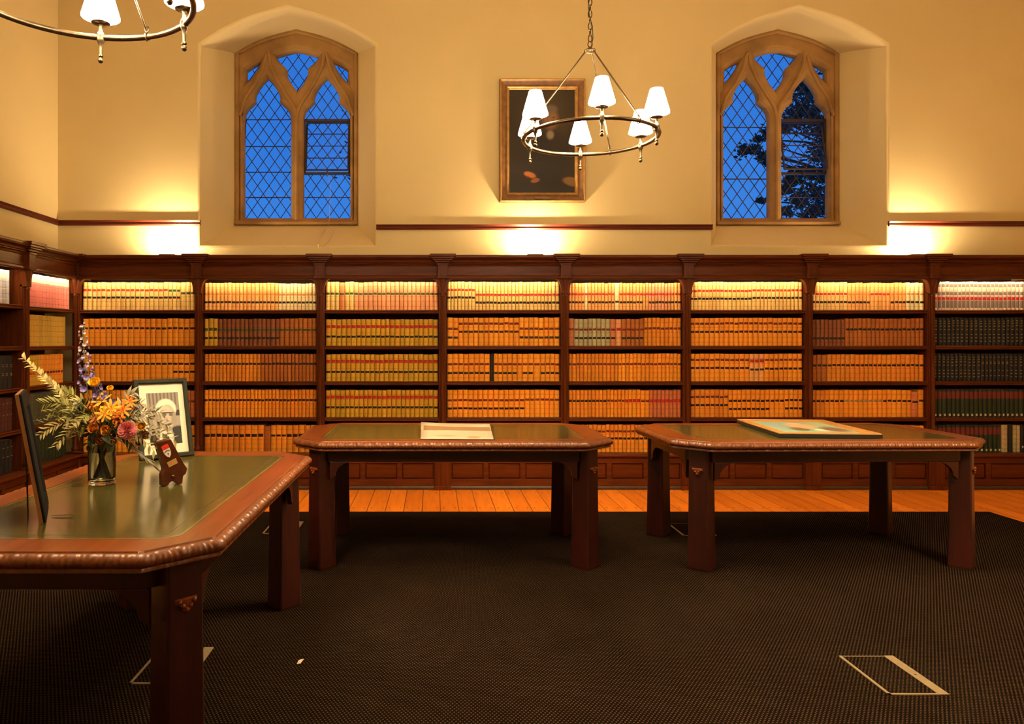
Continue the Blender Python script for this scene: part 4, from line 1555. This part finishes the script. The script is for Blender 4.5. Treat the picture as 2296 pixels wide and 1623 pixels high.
k.box(-pw, pw, -ph, 0.010, (0.22, 0.20, 0.18))
k.ell(0.065, -0.11, 0.075, 0.075, (0.012, 0.012, 0.012), 0.15, wob=0.1)
k.ell(-0.070, -0.125, 0.050, 0.050, (0.012, 0.012, 0.012), 0.15, wob=0.1)
k.ell(0.002, -0.095, 0.040, 0.055, (0.50, 0.46, 0.40), 0.2, wob=0.1)
k.ell(0.014, -0.045, 0.026, 0.030, (0.25, 0.22, 0.19), 0.3, wob=0.1)
k.ell(0.012, 0.046, 0.054, 0.054, (0.56, 0.51, 0.45), 0.14, wob=0.12)
k.ell(0.018, 0.010, 0.041, 0.062, (0.33, 0.295, 0.255), 0.14, wob=0.08)
k.ell(0.004, 0.045, 0.034, 0.022, (0.40, 0.36, 0.31), 0.5, wob=0.1)
k.ell(0.046, -0.005, 0.018, 0.045, (0.20, 0.18, 0.155), 0.5, wob=0.1)
k.ell(0.002, 0.018, 0.013, 0.0085, (0.09, 0.08, 0.07), 0.35, wob=0.05)
k.ell(0.033, 0.016, 0.012, 0.0085, (0.09, 0.08, 0.07), 0.35, wob=0.05)
k.ell(0.020, 0.026, 0.040, 0.0035, (0.02, 0.02, 0.02), 0.4, R(-3), wob=0.02)
k.ell(0.012, -0.008, 0.008, 0.012, (0.24, 0.21, 0.18), 0.5, wob=0.05)
k.ell(0.014, -0.013, 0.009, 0.003, (0.10, 0.09, 0.08), 0.6, wob=0.05)
k.ell(0.014, -0.030, 0.015, 0.0030, (0.07, 0.06, 0.06), 0.6, R(5), wob=0.05)
k.ell(0.004, -0.105, 0.008, 0.034, (0.03, 0.03, 0.03), 0.3, R(12), wob=0.05)
b = MB(); b.box(-pw, pw, -0.0108, -0.0095, -ph, ph)
o = b.build('photograph', k.done(), t); o.location = (0.004, 0, FH / 2)
b = MB(); b.box(-FW / 2 + 0.01, FW / 2 - 0.01, -0.002, 0.003, 0.008, FH - 0.01)
b.build('backing_board', M['black'], t)
b = MB()
b.prism([(-0.03, 0.29), (0.03, 0.29), (0.045, 0.0), (-0.045, 0.0)], 0.0, 0.003, 1)
o = b.build('easel_strut', M['black'], t)
for v in o.data.vertices:
    v.co.y += 0.004 + (0.29 - v.co.z) * 0.42
    v.co.z = max(v.co.z, 0.0) + (0.045 if v.co.z < 0.01 else 0)

# second frame on the table, seen edge-on
M['matte'] = plain('matte_black_frame', (0.006, 0.006, 0.006), 0.8, var=0.2, spec=0.08)
t = thing('picture_frame', 'black picture frame standing edge-on near the corner of the nearest table', 'picture frame', (-1.224 - 0.410 * 0.150, 2.30 + 0.912 * 0.150, ZT + 0.001))
t.rotation_euler = (R(-9.5), 0, R(116.0))
FW, FH = 0.30, 0.41
b = MB()
frame_sweep(b, FW, FH, [(0.0, -0.006), (0.0, 0.006), (0.003, 0.010), (0.050, 0.010), (0.056, 0.004), (0.056, -0.006)])
o = b.build('frame', M['matte'], t, bevel=0.001); o.location = (0, 0, FH / 2)
M['frameside'] = wood('frame_side_wood', (0.16, 0.07, 0.03), (0.30, 0.15, 0.06), 2, 0.3)
b = MB()
frame_sweep(b, FW + 0.002, FH + 0.002, [(0.0, -0.009), (0.0, 0.002), (0.003, 0.002), (0.003, -0.009)])
o = b.build('frame_side', M['frameside'], t); o.location = (0, 0, FH / 2)
b = MB(); b.box(-FW / 2 + 0.02, FW / 2 - 0.02, -0.004, 0.004, 0.02, FH - 0.02)
b.build('picture', plain('dark_print', (0.010, 0.010, 0.009), 0.8, var=0.4, scale=8, spec=0.08), t)
b = MB()
b.add([(-0.02, 0.008, 0.28), (0.02, 0.008, 0.28), (0.02, 0.045, 0.009), (-0.02, 0.045, 0.009), (-0.02, 0.011, 0.28), (0.02, 0.011, 0.28), (0.02, 0.048, 0.009), (-0.02, 0.048, 0.009)],
      [(0, 1, 2, 3), (7, 6, 5, 4), (0, 4, 5, 1), (1, 5, 6, 2), (2, 6, 7, 3), (3, 7, 4, 0)])
b.build('easel_strut', M['black'], t)

# framed painting lying flat on the third table
t = thing('framed_painting', 'brown framed painting with a green picture lying flat on the reading table', 'painting', (2.385, 4.735, TZ + 0.027), R(-5))
t.rotation_euler = (R(-90), 0, R(-5))
b = MB()
frame_sweep(b, 0.58, 0.78, [(0.0, -0.025), (0.0, 0.0), (0.004, 0.004), (0.020, 0.004), (0.026, -0.002), (0.050, 0.000), (0.058, -0.006), (0.058, -0.025)])
M['paintframe'] = wood('painting_frame_wood', (0.30, 0.13, 0.035), (0.50, 0.26, 0.08), 0, 0.35)
b.build('frame', M['paintframe'], t, bevel=0.001)
b = MB()
frame_sweep(b, 0.584, 0.784, [(0.0, -0.0255), (0.0, -0.004), (0.003, -0.004), (0.003, -0.0255)])
b.build('frame_side', M['black'], t)
k = Paint('green_painting', (0.26, 0.42, 0.32), 0.4)
k.ell(-0.12, 0.05, 0.14, 0.30, (0.24, 0.38, 0.40), 0.8)
k.ell(0.18, 0.20, 0.14, 0.16, (0.40, 0.50, 0.28), 0.8)
k.ell(0.02, 0.10, 0.10, 0.20, (0.62, 0.38, 0.24), 0.4)
k.ell(0.03, 0.22, 0.05, 0.06, (0.70, 0.52, 0.34), 0.4)
k.ell(-0.06, -0.10, 0.07, 0.12, (0.16, 0.12, 0.05), 0.4)
k.ell(0.06, -0.14, 0.05, 0.07, (0.75, 0.66, 0.50), 0.4)
k.ell(0.15, -0.10, 0.09, 0.16, (0.20, 0.11, 0.07), 0.4)
b = MB(); b.box(-0.24, 0.24, 0.008, 0.020, -0.34, 0.34)
b.build('canvas', k.done(), t)

# open magazine on the middle table
t = thing('magazine', 'open white magazine with curling page on the middle table', 'magazine', (0.142, 4.285, ZT + 0.001), R(-1))
k = Paint('page_print_and_band', (0.47, 0.38, 0.29), 0.6)
b = MB()
prof = [(0.0, 0.0), (0.06, 0.005), (0.14, 0.008), (0.20, 0.014), (0.26, 0.014), (0.30, 0.002), (0.32, 0.010), (0.37, 0.022), (0.42, 0.024), (0.48, 0.020), (0.54, 0.028)]
n = len(prof)
NX = 9
vs, fs = [], []
for i in range(NX):
    q = i / (NX - 1)
    for y, z in prof:
        sk = 0.010 * math.sin(q * 5 + y * 6)
        vs.append((-0.212 + 0.424 * q + (y * 0.02 if q > 0.5 else -y * 0.03), y + sk * 0.4, z + (0.012 * (1 - q) ** 2 if y > 0.3 else 0.0) + 0.002))
for i in range(NX - 1):
    for j in range(n - 1):
        fs.append((i * n + j, (i + 1) * n + j, (i + 1) * n + j + 1, i * n + j + 1))
b.add(vs, fs, 0, True)
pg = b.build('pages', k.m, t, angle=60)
so = pg.modifiers.new('thick', 'SOLIDIFY'); so.thickness = 0.003; so.offset = 1
k.x = k.sep(k.v)[0]; k.z = k.sep(k.v)[1]
k.box(-0.205, 0.215, 0.315, 0.40, (0.22, 0.13, 0.06))  # brown band across the far page, just past the fold
k.ell(0.10, 0.05, 0.045, 0.045, (0.55, 0.24, 0.13), 0.3)
k.ell(-0.07, 0.10, 0.08, 0.04, (0.38, 0.27, 0.19), 0.5)
k.ell(0.00, 0.47, 0.17, 0.04, (0.34, 0.26, 0.19), 0.4)
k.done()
b = MB()
b.box(-0.215, 0.222, -0.006, 0.295, 0.0, 0.0015)
b.box(-0.222, 0.225, 0.300, 0.56, 0.0, 0.0015)
b.build('cover', M['black'], t)

# ------------------------------------------------------------------ award with a crest
t = thing('desk_award', 'small dark wooden award with a red and white shield crest', 'award', (-1.050, 2.925, ZT), R(38))
M['award'] = plain('dark_award_wood', (0.060, 0.014, 0.005), 0.25, var=0.3)
b = MB()
poly = [(-0.054, 0.176), (0.004, 0.184), (0.056, 0.082), (0.070, 0.060), (0.064, 0.040), (0.053, 0.032), (0.050, 0.003), (0.034, 0.0), (0.022, 0.012), (0.010, 0.017), (-0.001, 0.011), (-0.006, 0.0), (-0.030, 0.0), (-0.031, 0.045), (-0.022, 0.065)]
b.prism(poly, -0.018, 0.022, 1)
b.build('body', M['award'], t, bevel=0.003)
rot = Matrix.Rotation(R(-23), 3, 'Y')


def on_board(u, v, o_=0.0):
    q = rot @ Vector((u, 0, v))
    return (-0.020 + 0.006 + q.x, -0.0185 - o_, 0.142 + q.z)


def patch(name, pts, o_, mat, parent):
    b = MB()
    n = len(pts)
    vs = [on_board(u, v, 0) for u, v in pts] + [on_board(u, v, o_) for u, v in pts]
    b.add(vs, [tuple(range(n, 2 * n))] + [(i, (i + 1) % n, n + (i + 1) % n, n + i) for i in range(n)])
    return b.build(name, mat, parent)


M['white'] = plain('white_enamel', (0.75, 0.72, 0.66), 0.3, var=0.03)
M['red'] = plain('red_enamel', (0.62, 0.04, 0.02), 0.3, var=0.05)
M['blue'] = plain('blue_enamel', (0.10, 0.14, 0.20), 0.3, var=0.05)
sh = [(-0.014, 0.004), (0.014, 0.004), (0.013, -0.012), (0.008, -0.024), (0.0, -0.032), (-0.008, -0.024), (-0.013, -0.012)]
cr = patch('crest', sh, 0.0015, M['white'], t)
patch('crest_chief', [(-0.014, 0.020), (-0.006, 0.022), (0.006, 0.022), (0.014, 0.020), (0.014, 0.004), (-0.014, 0.004)], 0.0018, M['red'], cr)
patch('crest_charge', [(-0.011, -0.004), (0.0, 0.001), (0.011, -0.004), (0.011, -0.008), (0.0, -0.003), (-0.011, -0.008)], 0.0022, M['blue'], cr)
patch('crest_charge', [(-0.003, -0.016), (0.0, -0.011), (0.003, -0.016), (0.0, -0.023)], 0.0022, M['blue'], cr)
patch('brass_plate', [(-0.018, -0.046), (0.020, -0.046), (0.020, -0.068), (-0.018, -0.068)], 0.0012, M['brass'], t)
b = MB()
b.sphere((0.012, -0.019, 0.036), 0.007, 10, 8)
b.build('scroll_boss', M['award'], t)

# ------------------------------------------------------------------ vase of flowers
VX, VY = -1.325, 2.95
t = thing('vase', 'clear cylindrical glass vase of water holding the flowers on the nearest table', 'vase', (VX, VY, ZT))
b = MB()
b.lathe([(0.0005, 0.0), (0.048, 0.0), (0.0515, 0.004), (0.052, 0.010), (0.052, 0.192), (0.0505, 0.195), (0.0490, 0.192), (0.0485, 0.020), (0.044, 0.014), (0.0005, 0.013)], (0, 0, 0), 36, cap=False)
b.build('glass', M['vase'], t, angle=60)
b = MB()
b.lathe([(0.0005, 0.0135), (0.044, 0.0145), (0.0483, 0.0205), (0.0483, 0.130), (0.0005, 0.130)], (0, 0, 0), 36, cap=False)
b.build('water', M['water'], t, angle=60)

BQ = thing('flower_bouquet', 'mixed bouquet of orange, pink and blue flowers with silvery leaves in the glass vase', 'flowers', (VX, VY, ZT + 0.02))
O = Vector((VX, VY, ZT + 0.02))


def fp(px, py, dy=0.0):
    """where a flower seen at a spot of the photo stands, dy metres behind the vase's axis (relative to the bouquet)"""
    Y = VY + dy
    return Vector(((px - PX) * Y / F, Y, CH - (py - PY) * Y / F)) - O


def pm(name, c, rough=0.6, var=0.25, sub=0.0):
    k = NT(name, rough, 0.3)
    n = k.noise(k.coord('Object'), 60, 3, 0.6)
    k.col(k.ramp(n, [(0.25, tuple(x * (1 - var) for x in c)), (0.75, tuple(min(1, x * (1 + var)) for x in c))]))
    return k.m


F_OR, F_YE, F_PK = pm('orange_petal', (0.60, 0.19, 0.015)), pm('yellow_petal', (0.82, 0.50, 0.03)), pm('pink_petal', (0.62, 0.20, 0.22))
F_BL, F_LI, F_RO = pm('blue_petal', (0.16, 0.13, 0.34)), pm('lilac_petal', (0.30, 0.25, 0.33)), pm('amber_rose_petal', (0.62, 0.27, 0.04))
F_LY, F_BR = pm('lily_petal', (0.66, 0.30, 0.015)), pm('bronze_petal', (0.40, 0.14, 0.04))
L_SI, L_GR, L_DK, L_ST = pm('silver_leaf', (0.34, 0.29, 0.12)), pm('green_leaf', (0.16, 0.155, 0.035)), pm('dark_leaf', (0.045, 0.07, 0.03)), pm('green_stem', (0.12, 0.13, 0.04))
L_GY = pm('grey_leaf', (0.22, 0.20, 0.14))
rnd = random.Random(21)


def stem_pts(tip, foot=None, sag=0.03):
    foot = foot or Vector((rnd.uniform(-0.03, 0.03), rnd.uniform(-0.03, 0.03), 0.004))
    neck = Vector((max(-0.032, min(0.032, tip.x * 0.18)), max(-0.032, min(0.032, tip.y * 0.18)), 0.180))
    foot = Vector((-neck.x * 0.7 + foot.x * 0.3, -neck.y * 0.7 + foot.y * 0.3, 0.004))
    pts = []
    for i in range(6):
        pts.append(foot.lerp(neck, i / 5))
    for i in range(1, 9):
        q = i / 8
        p = neck.lerp(tip, q)
        p.z += sag * math.sin(PI * q)
        pts.append(p)
    return pts


def leaf(b, p, d, ln, wd, up=None, curl=0.2, mi=0):
    d = d.normalized()
    up = up or Vector((rnd.uniform(-0.4, 0.4), rnd.uniform(-0.8, -0.1), 1))
    s = d.cross(up).normalized()
    n_ = s.cross(d).normalized()
    vs, fs = [], []
    K = 5
    for i in range(K + 1):
        q = i / K
        w_ = wd * math.sin(PI * (0.08 + 0.92 * q) ** 0.8) * 0.5 if 0 < i < K else wd * (0.08 if i == 0 else 0.01)
        c = p + d * ln * q - n_ * curl * ln * q * q
        vs += [c - s * w_ + n_ * w_ * 0.25, c, c + s * w_ + n_ * w_ * 0.25]
    for i in range(K):
        fs += [(i * 3, i * 3 + 1, i * 3 + 4, i * 3 + 3), (i * 3 + 1, i * 3 + 2, i * 3 + 5, i * 3 + 4)]
    b.add(vs, fs, mi, True)


def petal(b, c, out, upv, ln, wd, cup=0.4, mi=0):
    """one petal from c leaning along out, cupped back towards upv"""
    s = out.cross(upv).normalized()
    vs, fs = [], []
    K = 4
    for i in range(K + 1):
        q = i / K
        w_ = wd * (0.25 + 0.75 * math.sin(PI * min(1, q * 0.72 + 0.12))) * 0.5
        ctr = c + out * ln * q * (1 - cup * 0.3 * q) + upv * ln * cup * q * q
        vs += [ctr - s * w_ + upv * w_ * 0.35, ctr, ctr + s * w_ + upv * w_ * 0.35]
    for i in range(K):
        fs += [(i * 3, i * 3 + 1, i * 3 + 4, i * 3 + 3), (i * 3 + 1, i * 3 + 2, i * 3 + 5, i * 3 + 4)]
    b.add(vs, fs, mi, True)


def basis(axis):
    axis = axis.normalized()
    u = axis.orthogonal().normalized()
    return u, axis.cross(u), axis


def stem_obj(tip, r=0.0022, sag=0.02, mat=None):
    b = MB()
    b.tube(stem_pts(tip, None, sag), r, 6)
    return b.build('stem', mat or L_ST, BQ)


def rose(px, py, dy, rad, mat, axis=(0.2, -1, 0.5), name='rose'):
    c = fp(px, py, dy)
    u, v, a = basis(Vector(axis))
    b = MB()
    for ring, (n_, tilt, ln, wd) in enumerate(((4, 0.25, 0.75, 0.8), (5, 0.5, 0.9, 0.95), (6, 0.85, 1.05, 1.0), (7, 1.25, 1.1, 1.0))):
        for i in range(n_):
            an = 2 * PI * i / n_ + ring * 0.7
            rad_d = u * math.cos(an) + v * math.sin(an)
            out = (rad_d * math.sin(tilt) + a * math.cos(tilt)).normalized()
            upv = (a * math.sin(tilt) - rad_d * math.cos(tilt)).normalized()
            petal(b, c + rad_d * rad * 0.10 - a * rad * 0.5, out, upv, rad * ln * rnd.uniform(0.9, 1.08), rad * wd, 0.5)
    b.sphere(c - a * rad * 0.25, rad * 0.36, 10, 6)
    st = stem_obj(c - a * rad * 0.5)
    o = b.build(name, mat, BQ)
    return o


def pompon(px, py, dy, rad, mat, name='dahlia'):
    c = fp(px, py, dy)
    a0 = Vector((0.25, -1, 0.35)).normalized()
    b = MB()
    N = 110
    for i in range(N):
        z = 1 - 2 * (i + 0.5) / N
        if z < -0.55: continue
        r_ = math.sqrt(1 - z * z)
        an = i * 2.39996
        u, v, a = basis(a0)
        d = (u * math.cos(an) * r_ + v * math.sin(an) * r_ + a * z).normalized()
        petal(b, c + d * rad * 0.25, d, (a - d * a.dot(d) + Vector((0, 0, 0.01))).normalized(), rad * 0.82, rad * 0.26, 0.25)
    b.sphere(c, rad * 0.45, 10, 8)
    stem_obj(c)
    return b.build(name, mat, BQ)


def lily(px, py, dy, rad, mat, axis=(0.1, -1, 0.6), n_=6, name='lily', tilt=1.15, wd=0.36):
    c = fp(px, py, dy)
    u, v, a = basis(Vector(axis))
    b = MB()
    for i in range(n_):
        an = 2 * PI * i / n_ + rnd.uniform(-0.2, 0.2)
        rd = u * math.cos(an) + v * math.sin(an)
        tl = tilt + rnd.uniform(-0.2, 0.2)
        out = (rd * math.sin(tl) + a * math.cos(tl)).normalized()
        upv = (a * math.sin(tl) - rd * math.cos(tl)).normalized()
        petal(b, c, out, -upv * 0.6 + out * 0.1, rad * rnd.uniform(0.85, 1.1), rad * wd, 0.25)
    for i in range(5):
        an = 2 * PI * i / 5
        rd = u * math.cos(an) + v * math.sin(an)
        p = c + a * rad * 0.5 + rd * rad * 0.12
        b.tube([c, p], 0.0008, 4)
        b.sphere(p, 0.0025, 6, 4)
    stem_obj(c - a * 0.004)
    return b.build(name, mat, BQ)


def spray(px, py, dy, mat, ln=0.045, wd=0.011, n_=26, sag=0.03, start=0.25, name='leafy_branch', spread=0.9, r=0.0018):
    tip = fp(px, py, dy)
    pts = stem_pts(tip, None, sag)
    b = MB()
    b.tube(pts, [r * (1 - 0.6 * i / len(pts)) for i in range(len(pts))], 5)
    up_ = pts[5:]
    for i in range(n_):
        q = start + (1 - start) * i / (n_ - 1)
        f = q * (len(up_) - 1)
        k_ = min(int(f), len(up_) - 2)
        p = up_[k_].lerp(up_[k_ + 1], f - k_)
        d = (up_[k_ + 1] - up_[k_]).normalized()
        side = d.cross(Vector((0, -1, 0.2))).normalized() * (1 if i % 2 else -1)
        side = (side + Vector((rnd.uniform(-.3, .3), rnd.uniform(-.7, .4), rnd.uniform(-.3, .3))) * 0.8).normalized()
        dd = (d * 0.9 + side * spread).normalized()
        leaf(b, p, dd, ln * rnd.uniform(0.75, 1.15) * (1.1 - 0.35 * q), wd * rnd.uniform(0.8, 1.2), curl=rnd.uniform(-0.1, 0.35))
    return b.build(name, mat, BQ)


def spike(px, py, x2, y2, dy, mat_lo, mat_hi, name='delphinium'):
    """tall spike of small florets between two heights"""
    p0, p1 = fp(px, py, dy), fp(x2, y2, dy)
    b = MB()
    b.tube(stem_pts(p0, None, 0.0) + [p0.lerp(p1, i / 6) for i in range(1, 7)], 0.0020, 6, 2)
    N = 46
    for i in range(N):
        q = i / (N - 1)
        an = i * 2.4
        rr = (0.020 * (1 - q) ** 0.8 + 0.006) * rnd.uniform(0.5, 1.2)
        c = p0.lerp(p1, q) + Vector((math.cos(an) * rr, math.sin(an) * rr, rnd.uniform(-.004, .004)))
        a = Vector((math.cos(an), math.sin(an), 0.3)).normalized()
        u, v, a = basis(a)
        s = 0.016 * (1 - 0.55 * q) * rnd.uniform(0.8, 1.15)
        for j in range(5):
            t_ = 2 * PI * j / 5
            rd = u * math.cos(t_) + v * math.sin(t_)
            petal(b, c, (rd * 0.85 + a * 0.5).normalized(), a, s, s * 0.8, 0.2, 0 if q < 0.45 + rnd.uniform(-.15, .15) else 1)
    return b.build(name, [mat_lo, mat_hi, L_ST], BQ)


spike(196, 880, 184, 728, 0.02, F_BL, F_LI)
spike(232, 905, 207, 845, -0.01, F_BL, F_BL)
rose(213, 858, -0.03, 0.030, F_YE, (-0.1, -0.8, 0.8), 'yellow_rose')
rose(247, 871, 0.0, 0.016, F_YE, (0.3, -0.8, 0.8), 'yellow_bud')
lily(228, 900, -0.04, 0.046, F_LY, (-0.2, -0.7, 1.0), 8, wd=0.26)
lily(250, 915, -0.06, 0.044, F_LY, (0.2, -0.8, 0.7), 8, wd=0.26)
lily(275, 918, -0.03, 0.040, F_OR, (0.5, -0.8, 0.5), 8, wd=0.26)
lily(208, 912, -0.03, 0.040, F_OR, (-0.5, -0.8, 0.6), 8, wd=0.26)
lily(234, 928, -0.09, 0.036, F_LY, (0.0, -1, 0.3), 8, wd=0.28)
lily(264, 934, -0.07, 0.032, F_OR, (0.3, -1, 0.1), 8, wd=0.3)
lily(216, 938, -0.08, 0.030, F_BR, (-0.2, -1, 0.2), 8, wd=0.3)
lily(290, 900, 0.0, 0.034, F_OR, (0.7, -0.6, 0.6), 7, wd=0.26)
rose(210, 960, -0.09, 0.026, F_RO)
rose(238, 965, -0.10, 0.024, F_RO, (0.0, -1, 0.3))
rose(264, 942, -0.07, 0.024, F_BR, (0.2, -1, 0.2), 'bronze_rose')
rose(225, 985, -0.06, 0.024, F_BR, (0.1, -1, 0.0), 'bronze_rose')
rose(252, 990, -0.05, 0.022, F_BR, (0.2, -1, -0.1), 'bronze_rose')
pompon(286, 965, -0.08, 0.036, F_PK)
rose(316, 955, -0.04, 0.022, F_YE, (0.4, -1, 0.3), 'yellow_rose')
rose(326, 975, -0.03, 0.022, F_BR, (0.5, -1, 0.0), 'bronze_rose')
rose(312, 990, -0.02, 0.018, F_BR, (0.5, -1, -0.3), 'bronze_rose')
# pale eucalyptus reaching up to one side
spray(52, 802, -0.02, L_SI, 0.030, 0.012, 46, 0.01, 0.22, 'eucalyptus_branch', 0.9)
spray(90, 838, 0.02, L_SI, 0.036, 0.013, 30, 0.02, 0.30, 'eucalyptus_branch')
for (x, y, dy, n_) in ((98, 905, -0.05, 22), (112, 925, 0.03, 20), (140, 880, 0.0, 22), (90, 975, -0.02, 22), (125, 1000, -0.05, 18), (150, 940, -0.08, 20), (100, 948, 0.06, 18), (168, 900, -0.1, 18), (150, 985, 0.05, 16)):
    spray(x, y, dy, rnd.choice((L_GR, L_SI, L_GR)), 0.048, 0.010, n_, 0.05, 0.30)
for (x, y, dy, n_) in ((300, 880, 0.03, 14), (318, 905, 0.02, 14), (362, 925, 0.02, 18), (380, 955, 0.0, 20), (390, 985, 0.02, 16), (355, 985, -0.04, 16), (345, 1010, -0.05, 14), (345, 940, -0.05, 16)):
    spray(x, y, dy, rnd.choice((L_GY, L_SI, L_GY)), 0.046, 0.012, n_, 0.04, 0.35)
for (x, y, dy) in ((160, 925, -0.08), (178, 905, -0.1), (165, 950, -0.1), (185, 940, -0.12), (172, 975, -0.08), (150, 960, 0.02), (135, 930, 0.04)):
    spray(x, y, dy, rnd.choice((L_GR, L_SI, L_DK)), 0.046, 0.009, 14, 0.04, 0.25, 'foliage_sprig', 1.1)
for (x, y, dy) in ((200, 930, -0.06), (244, 935, -0.04), (290, 930, -0.02), (180, 960, -0.04), (300, 1000, -0.05), (225, 945, 0.04), (265, 975, 0.0), (195, 1000, -0.05)):
    spray(x, y, dy, rnd.choice((L_DK, L_GR, L_DK)), 0.050, 0.018, 9, 0.03, 0.35, 'foliage_sprig', 1.0)
# drooping bits over the rim
b = MB()
leaf(b, Vector((0.050, -0.050, 0.185)), Vector((0.25, -0.2, -1)), 0.075, 0.036, Vector((0.2, -1, 0.2)), 0.05)
leaf(b, Vector((0.030, -0.055, 0.190)), Vector((0.6, -0.3, -0.7)), 0.060, 0.026, Vector((0.2, -1, 0.2)), 0.05)
b.build('drooping_leaf', L_DK, BQ)
for (x, y, dy) in ((352, 1052, -0.02), (340, 1042, 0.03), (330, 1030, -0.05)):
    tip = fp(x, y, dy)
    b = MB()
    nk = Vector((0.035, -0.02, 0.172))
    pts = [Vector((-0.02, 0.01, 0.006)), nk] + [nk.lerp(tip, q / 6) + Vector((0, 0, 0.02 * math.sin(PI * q / 6))) for q in range(1, 7)]
    b.tube(pts, 0.0016, 5)
    for i in range(9):
        q = 0.4 + 0.6 * i / 8
        p = nk.lerp(tip, q) + Vector((0, 0, 0.02 * math.sin(PI * q)))
        leaf(b, p, (tip - nk).normalized() + Vector((0, rnd.uniform(-.4, .4), rnd.uniform(-.5, .5))), 0.042, 0.008)
    b.build('drooping_sprig', L_GY, BQ)

# fallen leaves on the table
for (x, y, ln, an, lab) in ((175, 1087, 0.050, 4, 'small dark fallen leaf lying beside the glass vase'), (146, 1157, 0.085, 6, 'thin curled fallen leaf lying by the edge-on picture frame')):
    Y = (CH - TZ) * F / (y - PY)
    b = MB()
    leaf(b, Vector((-ln / 2, 0, 0.0015)), Vector((1, 0, 0)), ln, 0.012 if ln < 0.06 else 0.010, Vector((0, 0.3, 1)), -0.05)
    o = b.build('fallen_leaf', L_DK)
    sm = o.modifiers.new('thick', 'SOLIDIFY'); sm.thickness = 0.0006
    o.location = ((x - PX) * Y / F, Y, ZT + 0.0008)
    o.rotation_euler = (0, 0, R(an))
    tag(o, lab, 'leaf', 'fallen leaves on the table')

# ------------------------------------------------------------------ floor boxes in the carpet
for (x0, y0, lab) in ((1.70, 2.743, 'metal framed floor box in the open carpet before the second window table'), (-1.17, 2.83, 'metal framed floor box under the nearest table leg'),
                      (-1.17, 5.045, 'metal framed floor box beside the middle table legs'), (1.70, 4.99, 'metal framed floor box between the two straight tables')):
    t = thing('floor_box', lab, 'floor box', (x0, y0, 0.0122), 0, 'floor boxes in the carpet')
    w, d, z = 0.228, 0.339, 0.0035
    b = MB()
    b.box(0, 0.011, 0, d, 0, z)
    b.box(0, w, 0, 0.010, 0, z)
    b.box(0, w, d - 0.005, d, 0, z * 0.6)
    b.build('frame', M['floorbox'], t)
    b = MB()
    b.box(w - 0.040, w, 0, d, 0, z + 0.0005)
    o = b.build('cable_flap', M['floorbox'], t, bevel=0.001)
    b = MB(); b.lathe([(0.005, z), (0.005, z + 0.0015), (0.0003, z + 0.002)], (w - 0.022, d * 0.48, 0), 10)
    b.build('latch', M['kick'], o)
    b = MB()
    b.box(0.011, w - 0.040, 0.010, d - 0.005, 0, z * 0.7)
    b.build('lid', M['carpet'], t)
b = MB()
b.add([(-0.010, -0.022, 0), (0.004, -0.02, 0.001), (0.012, 0.020, 0.002), (0.002, 0.024, 0), (-0.008, 0.002, 0.004)], [(0, 1, 2, 3, 4)])
o = b.build('paper_scrap', M['paper'])
so = o.modifiers.new('thick', 'SOLIDIFY'); so.thickness = 0.0008
o.location = (-0.545, 3.03, 0.0135)
tag(o, 'tiny white paper scrap lying on the dotted carpet', 'paper')
